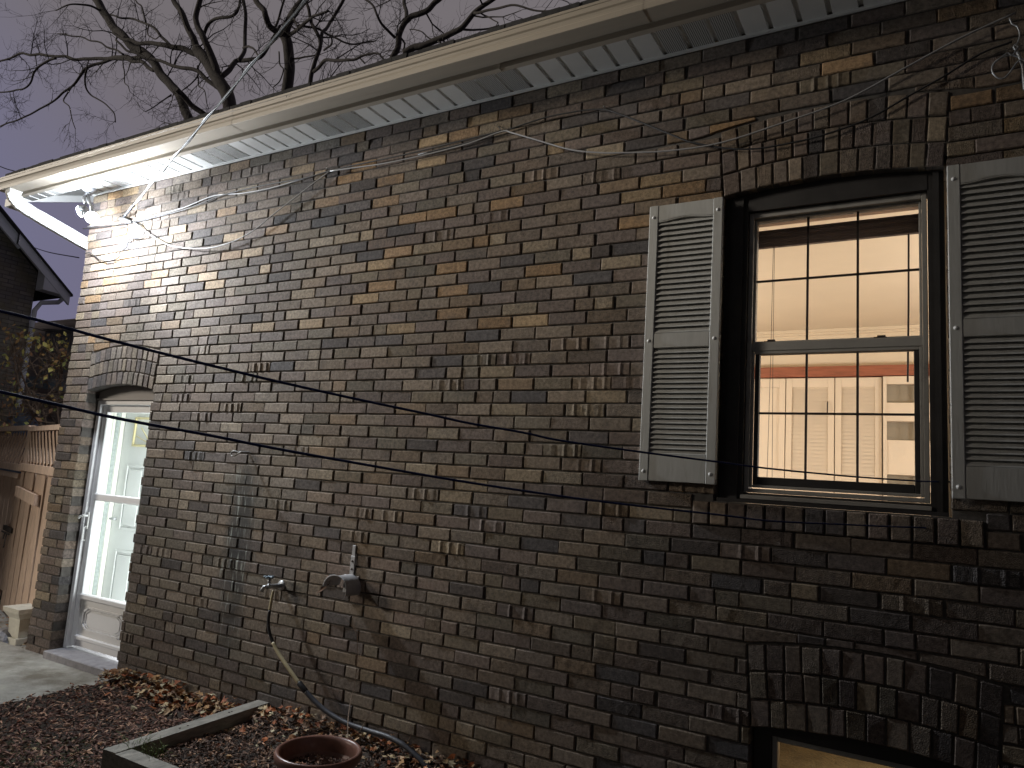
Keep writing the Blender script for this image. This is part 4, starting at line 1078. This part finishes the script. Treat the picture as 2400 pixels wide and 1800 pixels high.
# ------------------------------------------------------------------ neighbour house
NX = -15.0
nb = empty('neighbour_house', (NX, 3.0, 0)); tag(nb, 'neighbouring dark brick gable house with pale rake boards and downspout', 'house')
def rk_z(y): return 5.78 - .855*(y - 3.11)
yc, ye_, ya_ = 3.89, 4.40, -.6
q = MB()
vs = []
for x in (NX, NX - 8): vs += [(x, 2*ya_ - yc, 0), (x, yc, 0), (x, yc, rk_z(yc) - .12), (x, ya_, rk_z(ya_) - .12), (x, 2*ya_ - yc, rk_z(yc) - .12)]
q.add(vs, [(0,1,2,3,4), (9,8,7,6,5), (1,6,7,2), (5,0,4,9)])
q.build('wall', M_nbrick2, nb)
q = MB()
def rake(y0, y1, h, x):
    q.add([(x, y0, rk_z(y0) - h), (x, y1, rk_z(y1) - h), (x, y1, rk_z(y1)), (x, y0, rk_z(y0)), (x-.06, y0, rk_z(y0) - h), (x-.06, y1, rk_z(y1) - h), (x-.06, y1, rk_z(y1)), (x-.06, y0, rk_z(y0))], [(0,1,2,3), (7,6,5,4), (0,4,5,1), (3,2,6,7), (1,5,6,2)])
rake(3.34, ye_, .22, NX + .30); rake(ya_, 3.40, .24, NX + .24)
q.add([(NX+.29, yc, 4.64), (NX+.29, ye_, 4.62), (NX+.29, ye_, rk_z(ye_)), (NX+.29, yc, rk_z(yc)), (NX+.02, yc, 4.64), (NX+.02, ye_, 4.62), (NX+.02, ye_, rk_z(ye_)), (NX+.02, yc, rk_z(yc))], [(0,1,2,3), (0,4,5,1), (1,5,6,2), (4,0,3,7)])
q.build('rake_board', M_white, nb)
q = MB()
for sg_, yy in ((1, ye_ + .03), (-1, 2*ya_ - ye_ - .03)):
    zz = rk_z(ye_ + .03)
    q.add([(NX+.34, yy, zz+.02), (NX+.34, ya_, rk_z(ya_)+.02), (NX-8, ya_, rk_z(ya_)+.02), (NX-8, yy, zz+.02), (NX+.34, yy, zz-.02), (NX+.34, ya_, rk_z(ya_)-.02), (NX-8, ya_, rk_z(ya_)-.02), (NX-8, yy, zz-.02)],
          [(0,1,2,3), (7,6,5,4), (0,4,5,1), (3,7,4,0)])
q.box(NX - 3.2, NX - 1.6, 3.0, 3.62, 4.6, 6.1)
q.build('roof', M_shingle, nb)
q = MB(); q.tube([(NX+.1, ye_-.02, 4.60), (NX+.1, ye_-.1, 4.50), (NX+.06, yc+.12, 4.42), (NX+.05, yc+.03, 4.25), (NX+.05, yc+.0, .2)], .045, 8); q.build('downspout', M_white, nb)
# deck behind the bush with balusters and a pale roof edge
dk = empty('neighbour_deck', (-15, 5, 0)); tag(dk, 'neighbour porch with thin balusters and a pale blue edge behind the bush', 'porch')
q = MB()
pA, pB = atY((62, 893), 4.6), atY((160, 905), 4.6)
q.beam(pA, pB, .1, .22); q.beam(pA + Vector((0,0,-.25)), pB + Vector((0,0,-.25)), .12, .06); q.build('edge_board', simple('pale_blue_board', (.26,.34,.42), .6, .3, 8, .2), dk)
q = MB()
for i in range(15): p = pA.lerp(pB, .05 + .95*i/15) + Vector((0, .2, .1)); q.beam(p, p + Vector((0, 0, 1.0)), .03, .03, (0,1,0))
q.beam(pA + Vector((0,.2,1.12)), pB + Vector((0,.2,1.12)), .06, .05); q.build('baluster', simple('grey_baluster', (.20,.20,.20), .7, .1, 5, 0), dk)
q = MB(); q.box(pA.x - 7, pB.x + 1.5, 5.6, 8, 0, atY((120, 752), 5.6).z); q.build('wall', simple('mauve_siding', (.36,.31,.32), .8, .15, 2, .6, 3, .05, stretch=(.2,.2,6)), dk)
bn = MB(); bc = atY((56, 992), 3.2); bn.lathe([(.0001,0),(.22,0),(.24,-.1),(.26,-.5),(.24,-1.2)], (bc.x, bc.y, bc.z+.25), 20)
tag(bn.build('rain_barrel', simple('slate_blue_plastic', (.10,.14,.20), .5, .1, 4, 0), None, True), 'slate blue barrel top behind the gate', 'barrel')

# ------------------------------------------------------------------ shrub with the last yellow leaves
def shrub(name, label, specs, yr, nleaf, lbox, leaf=True):
    e = empty(name, (atY((90, 1000), yr).x, yr, 0)); tag(e, label, 'shrub')
    q = MB(); tips = []
    for pl_, r in specs:
        pts = [atY((p[0], p[1]), yr + U(-.15, .15)) for p in pl_]; sp_ = smooth_path(pts, 4)
        q.tube(sp_, [r*(1-.65*i/len(sp_)) for i in range(len(sp_))], 5)
        for i in range(26):
            p = sp_[int(len(sp_)*U(.1, .99))]; d = Vector((U(-1, 1), U(-1, 1), U(-.3, 1))).normalized()*U(.15, .5)
            m1 = p + d*.5 + Vector((U(-.04,.04),)*3); q.tube([p, m1, p + d], [r*.4, r*.3, r*.15], 4); tips += [p + d, m1]
            for j in range(3):
                d2 = Vector((U(-1, 1), U(-1, 1), U(-.8, .8))).normalized()*U(.08, .22); q.tube([m1, m1 + d2], [r*.25, r*.1], 3); tips.append(m1 + d2)
    q.build('stems', M_twig, e)
    if leaf:
        lf_ = MB()
        for i in range(nleaf):
            px = random.choice(lbox); p = atY((px[0] + random.gauss(0, px[2]), px[1] + random.gauss(0, px[3])), yr + U(-.35, .35))
            c = random.choice([(.62,.46,.14), (.70,.60,.18), (.45,.26,.10), (.36,.19,.10), (.52,.54,.18)]); s_ = U(.05, .095)
            a = Vector((U(-1, 1), U(-.6, .6), U(-1.2, .2))).normalized()*s_; b_ = a.cross(Vector((U(-1, 1), 1, U(-1, 1)))).normalized()*s_*.32
            lf_.add([p, p + a*.5 + b_, p + a, p + a*.5 - b_], [(0,1,2), (0,2,3)], (*c, .5))
        lf_.build('leaves', M_leaf, e)
YS = 1.7
shrub('shrub', 'straggly shrub with last yellow and brown leaves above the gate',
  [([(95,1010),(88,960),(60,900),(38,840),(22,790)], .018), ([(100,1010),(78,930),(95,870),(130,850),(160,840)], .018), ([(110,1010),(70,960),(40,880),(32,810)], .016),
   ([(30,1010),(28,950),(40,880),(50,800)], .014), ([(112,1010),(100,960),(88,945),(60,965),(10,975)], .012), ([(60,1010),(100,940),(140,890),(150,820)], .014), ([(140,1000),(135,960),(142,900),(150,850)], .012)],
  YS, 330, [(30,780,18,12), (70,805,22,14), (95,800,20,12), (148,820,10,22), (140,840,14,14), (30,850,24,40), (100,850,30,30), (35,940,20,20), (60,940,40,30), (15,1000,12,8), (100,930,30,30)])

# ------------------------------------------------------------------ bare trees behind the roof
TY = 8.0
def px_r(w_px, p3): return w_px*1.2/2/FL*((p3 - CP).dot(ray((1200, 900)).normalized()))
def tree(label, limbs, dense=1.0, seed=1):
    random.seed(seed)
    base = atY(limbs[0][0][0], TY)
    e = empty('bare_tree', (base.x, TY, 0)); tag(e, label, 'tree', 'bare trees behind the roof')
    tr = MB(); cr = MB(); spawn = []
    for li, (pl_, w0, w1) in enumerate(limbs):
        dz = U(-.8, .8) if li else 0
        pts = []
        for i, p in enumerate(pl_): pts.append(atY(p, TY + dz*min(1, i/3)))
        if li == 0 and w0 > 9:
            d0 = (pts[0] - pts[1]).normalized(); low_ = []; q_ = pts[0].copy()
            while q_.z > .8:
                d0 = (d0 + Vector((0, 0, -.25))).normalized(); q_ = q_ + d0*1.0; low_.append(q_.copy())
            pts = low_[::-1] + pts
        sp_ = smooth_path(pts, 6); k_ = len(sp_)
        sp_ = [p + Vector((noise.noise(p*1.3), 0, noise.noise(p*1.3 + Vector((9,0,0)))))*.10 for p in sp_]
        rs = [px_r(w0 + (w1-w0)*i/k_ if pts[0].z > 3 or li else w0 + (w1-w0)*max(0, (sp_[i].z-8)/(sp_[-1].z-8)), sp_[i]) for i in range(k_)]
        tr.tube(sp_, rs, 7)
        L_ = 0
        for i in range(1, k_):
            seg_ = (sp_[i]-sp_[i-1]).length; L_ += seg_
            if sp_[i].z < 6 : continue
            if rnd() < seg_*.9*dense*(1.0 if rs[i] < .12 else .45): spawn.append((sp_[i], (sp_[i]-sp_[i-1]).normalized(), rs[i]))
        spawn.append((sp_[-1], (sp_[-1]-sp_[-2]).normalized(), rs[-1]))
    def grow(p, d, r, L_, lvl):
        n = 5; pts = [p]; rr = [r]; q = p.copy(); dd = d.copy()
        for i in range(n):
            dd = (dd + Vector((U(-1, 1), U(-.6, .6), U(-1, 1)))*.36 + Vector((0, 0, .04))).normalized()
            q = q + dd*L_/n; pts.append(q.copy()); rr.append(r*(1 - .72*(i+1)/n))
            if lvl < 3:
                for _ in range(random.choice((0, 1, 1, 2))):
                    sd = dd.orthogonal().normalized(); sd.rotate(__import__('mathutils').Quaternion(dd, U(0, 6.28)))
                    sd.y *= .5; nd = (dd*U(.4, .9) + sd).normalized()
                    grow(q.copy(), nd, max(.0045, rr[-1]*.62), L_*U(.40, .62), lvl + 1)
        cr.tube(pts, rr, 3, cap=False)
    for p, d, r in spawn:
        a_ = Vector((U(-1, 1), U(-.5, .5), U(-1, 1))).normalized(); a_ = (a_ - d*a_.dot(d)).normalized()
        nd = (d*U(.2, .8) + a_).normalized()
        grow(p, nd, max(.008, min(.022, r*.5)), U(.7, 1.6), 1)
    tr.build('trunk', M_bark, e, True); cr.build('crown', M_bark, e)
    random.seed(seed + 99)
tree('leaning bare tree with two thin trunks, leftmost behind the roof', [
    ([(447,285),(430,250),(417,220),(397,198),(376,176),(356,139),(335,120),(312,107),(278,75),(249,35),(226,0),(195,-50)], 19, 15),
    ([(483,275),(450,250),(428,222),(415,212)], 11, 10),
    ([(356,137),(320,134),(289,133),(245,136),(202,139),(156,133),(101,130),(49,126),(20,135),(-20,150)], 9, 3),
    ([(362,164),(340,152),(318,142),(290,138),(260,139),(208,156),(190,175),(171,200),(145,222),(121,240),(60,272),(0,298)], 8, 2.5),
    ([(130,137),(116,139),(95,152),(81,171),(69,197),(29,214),(-10,220)], 5, 2.5),
    ([(206,156),(200,180),(203,205),(214,222),(226,231),(250,245),(266,260),(269,286)], 4, 2),
    ([(170,202),(150,235),(165,262),(178,300)], 3, 1.5),
    ([(289,128),(255,110),(220,95),(180,85),(135,80)], 4, 2), ([(249,35),(220,15),(190,10),(160,12),(130,25)], 5, 2),
    ([(289,138),(291,180),(295,200),(305,215)], 2.5, 1.5), ([(402,222),(380,236),(360,250),(340,262)], 3, 1.5),
    ([(160,0),(140,-20)], 3, 2)], 1.0, 11)
tree('largest bare tree with a thick forked trunk behind the roof', [
    ([(545,262),(532,225),(518,202),(503,168),(490,150),(477,130),(463,112)], 34, 22),
    ([(463,114),(455,95),(445,72),(432,45),(419,23),(405,-5),(395,-40)], 14, 9),
    ([(512,180),(503,145),(492,118),(480,95),(470,78),(463,64),(461,45),(463,29),(469,0),(472,-40)], 15, 9),
    ([(470,124),(440,118),(405,113),(385,108),(362,104),(330,100),(312,90),(285,86),(265,78)], 12, 5),
    ([(405,110),(375,82),(347,61),(320,48),(289,40),(255,35)], 6, 3),
    ([(508,205),(490,188),(463,171),(440,160),(411,153),(385,146),(362,142),(330,128),(300,115),(270,95)], 9, 4),
    ([(518,178),(535,163),(546,150),(558,142),(580,142),(602,139),(622,122),(640,85),(655,60)], 11, 5),
    ([(560,142),(570,125),(573,110),(574,80),(576,50),(576,29),(573,0),(575,-30)], 8, 6),
    ([(474,90),(480,72),(492,55),(520,42),(550,32),(558,15),(561,-10)], 7, 5),
    ([(570,112),(585,112),(600,120),(606,128)], 5, 3), ([(465,155),(462,178),(452,190),(425,212)], 4, 2), ([(461,180),(468,200),(480,215),(490,255)], 3, 1.5),
    ([(340,55),(335,25),(320,5),(300,-10)], 4, 2), ([(347,62),(350,80),(365,92),(375,88)], 3, 2)], 1.0, 12)
tree('upright bare tree forking into a broad Y over the gutter', [
    ([(672,215),(675,180),(677,145),(672,110),(666,83)], 24, 20),
    ([(666,86),(648,78),(630,65),(620,40),(616,22),(601,0),(590,-30)], 13, 10),
    ([(664,88),(674,65),(685,40),(695,22),(717,-5),(730,-30)], 17, 15),
    ([(676,85),(700,65),(720,45),(745,35),(770,28)], 8, 4), ([(640,70),(652,45),(660,25),(668,0)], 5, 4),
    ([(650,125),(655,150),(662,165),(655,190),(640,205)], 3, 2), ([(680,135),(700,132),(720,128),(745,125)], 4, 3)], 1.0, 13)
tree('slender bare tree with curving limbs right of the Y-shaped one', [
    ([(729,200),(731,175),(735,159),(742,138),(750,119),(753,105),(750,85),(740,62),(735,54),(726,29),(715,10)], 12, 6),
    ([(753,105),(757,88),(760,72),(772,50),(789,29),(807,0),(815,-30)], 7, 6),
    ([(737,163),(755,150),(782,141),(810,138),(833,137),(850,128),(869,123),(885,124),(893,132),(901,139)], 7, 3),
    ([(762,118),(780,108),(782,92),(775,80)], 4, 3), ([(700,60),(722,62),(746,65),(768,78),(789,92),(805,102),(825,106),(845,103),(862,98),(878,92)], 5, 2.5),
    ([(840,137),(848,148),(852,153)], 3, 3)], 1.1, 14)
tree('rightmost bare tree with a low limb running along the roof edge', [
    ([(920,140),(930,122),(935,105),(938,87),(944,70),(952,54),(960,46),(966,40),(985,33),(1006,22),(1020,8),(1035,-5),(1050,-30)], 17, 10),
    ([(956,45),(952,32),(946,12),(945,-10)], 8, 7),
    ([(930,90),(915,72),(898,54),(888,35),(876,14),(854,-5)], 6, 4),
    ([(945,132),(965,115),(985,108),(1006,98),(1035,88),(1060,75),(1079,65),(1095,50),(1115,29),(1135,14),(1151,4),(1180,-15)], 14, 8),
    ([(1070,67),(1095,68),(1115,67),(1145,63),(1169,58)], 5, 3), ([(1115,30),(1129,25),(1165,18),(1205,14),(1250,20),(1296,25)], 6, 3),
    ([(1129,28),(1150,40),(1158,48),(1168,55)], 3.5, 2), ([(940,90),(948,105),(946,118)], 4, 3), ([(1035,90),(1040,102)], 4, 3), ([(1030,100),(1000,85),(985,72),(960,68)], 3, 2)], 1.2, 15)
random.seed(5)
# phone line in the distance
thing_tube('phone_line', 'thin dark wire in the sky left of the gutter end', 'wire', [atY((-40, 372), 1.5), atY((10, 394), 1.2), atY((52, 406), 1.0), atY((110, 430), .8)], .006, M_blackcable)
thing_tube('phone_line', 'thin wire running behind the downspout to the neighbour house', 'wire', [atY((58, 572), 4.6), atY((110, 590), 3.4), atY((185, 604), 2.4)], .008, M_blackcable)
thing_tube('phone_line', 'faint dark wire above the shrub behind the upper clothesline', 'wire', [atY((-10, 752), 4.0), atY((75, 768), 3.6), atY((150, 790), 3.0)], .008, M_blackcable)

# ------------------------------------------------------------------ sky and street glow
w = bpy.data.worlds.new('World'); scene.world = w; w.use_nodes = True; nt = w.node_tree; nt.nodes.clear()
out = N(nt, 'ShaderNodeOutputWorld'); bg = N(nt, 'ShaderNodeBackground')
tc = N(nt, 'ShaderNodeTexCoord'); sx = N(nt, 'ShaderNodeSeparateXYZ'); nt.links.new(tc.outputs['Generated'], sx.inputs[0])
nz = N(nt, 'ShaderNodeTexNoise', i_Scale=2.2, i_Detail=3.0); nt.links.new(tc.outputs['Generated'], nz.inputs['Vector'])
base = ramp(nt, sx.outputs[2], .12, .50, (.165,.148,.225,1), (.178,.160,.168,1))
lft = ramp(nt, sx.outputs[0], -.0, .0, (0,0,0,1), (1,1,1,1))
xr = N(nt, 'ShaderNodeMapRange'); xr.inputs['From Min'].default_value = -.80; xr.inputs['From Max'].default_value = -1.0; nt.links.new(sx.outputs[0], xr.inputs[0])
c1 = mixc(nt, xr.outputs[0], base, (.165,.178,.335,1))
c2_ = mixc(nt, ramp(nt, nz.outputs[0], .35, .7, (0,0,0,1), (.25,.25,.25,1)), c1, (.155,.138,.165,1))
nt.links.new(c2_, bg.inputs[0]); # sky strength lowered behind the camera to cut ambient light on the wall
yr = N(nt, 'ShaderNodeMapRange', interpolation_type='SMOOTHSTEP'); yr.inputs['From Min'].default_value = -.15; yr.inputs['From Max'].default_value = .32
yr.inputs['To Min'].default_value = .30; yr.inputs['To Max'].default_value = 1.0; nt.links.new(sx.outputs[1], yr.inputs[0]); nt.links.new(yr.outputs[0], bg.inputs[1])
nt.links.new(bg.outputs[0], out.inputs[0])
sun = light('street_glow', 'SUN', (0, -8, 8), 1.95, (1, .90, .76), angle=math.radians(11)); aim(sun, (.70, .50, -.25))
blk = empty('shade_block', (0, -7, 0)); tag(blk, 'added unseen stepped brick block behind the camera that shades the wall', 'house')
q = MB(); q.box(-9.3, 6, -9, -5.2, 0, 4.25); q.build('wall', M_nbrick, blk)  # unseen block added to keep the street glow off the lower right wall
q = MB(); q.box(-12.6, -9.42, -8.9, -5.25, 0, 3.1); q.build('shade_block_wing', M_nbrick, blk)
q = MB(); q.box(-7.7, 6, -8.9, -5.25, 4.4, 8.0); q.build('shade_block_top', M_nbrick, blk)
q = MB(); q.box(-7.8, 6.1, -9.0, -5.15, 8.0, 8.15); q.build('shade_block_cap', M_shingle, blk)
q = MB(); q.box(-9.4, 6.1, -9.1, -5.1, 4.25, 4.4); q.build('roof', M_shingle, blk)

scene.view_settings.view_transform = 'Standard'; scene.view_settings.look = 'None'
scene.view_settings.exposure = 0; scene.view_settings.gamma = 1
scene.render.engine = 'CYCLES'
scene.cycles.use_denoising = True
scene.cycles.max_bounces = 6; scene.cycles.transparent_max_bounces = 12
scene.cycles.sample_clamp_indirect = 4
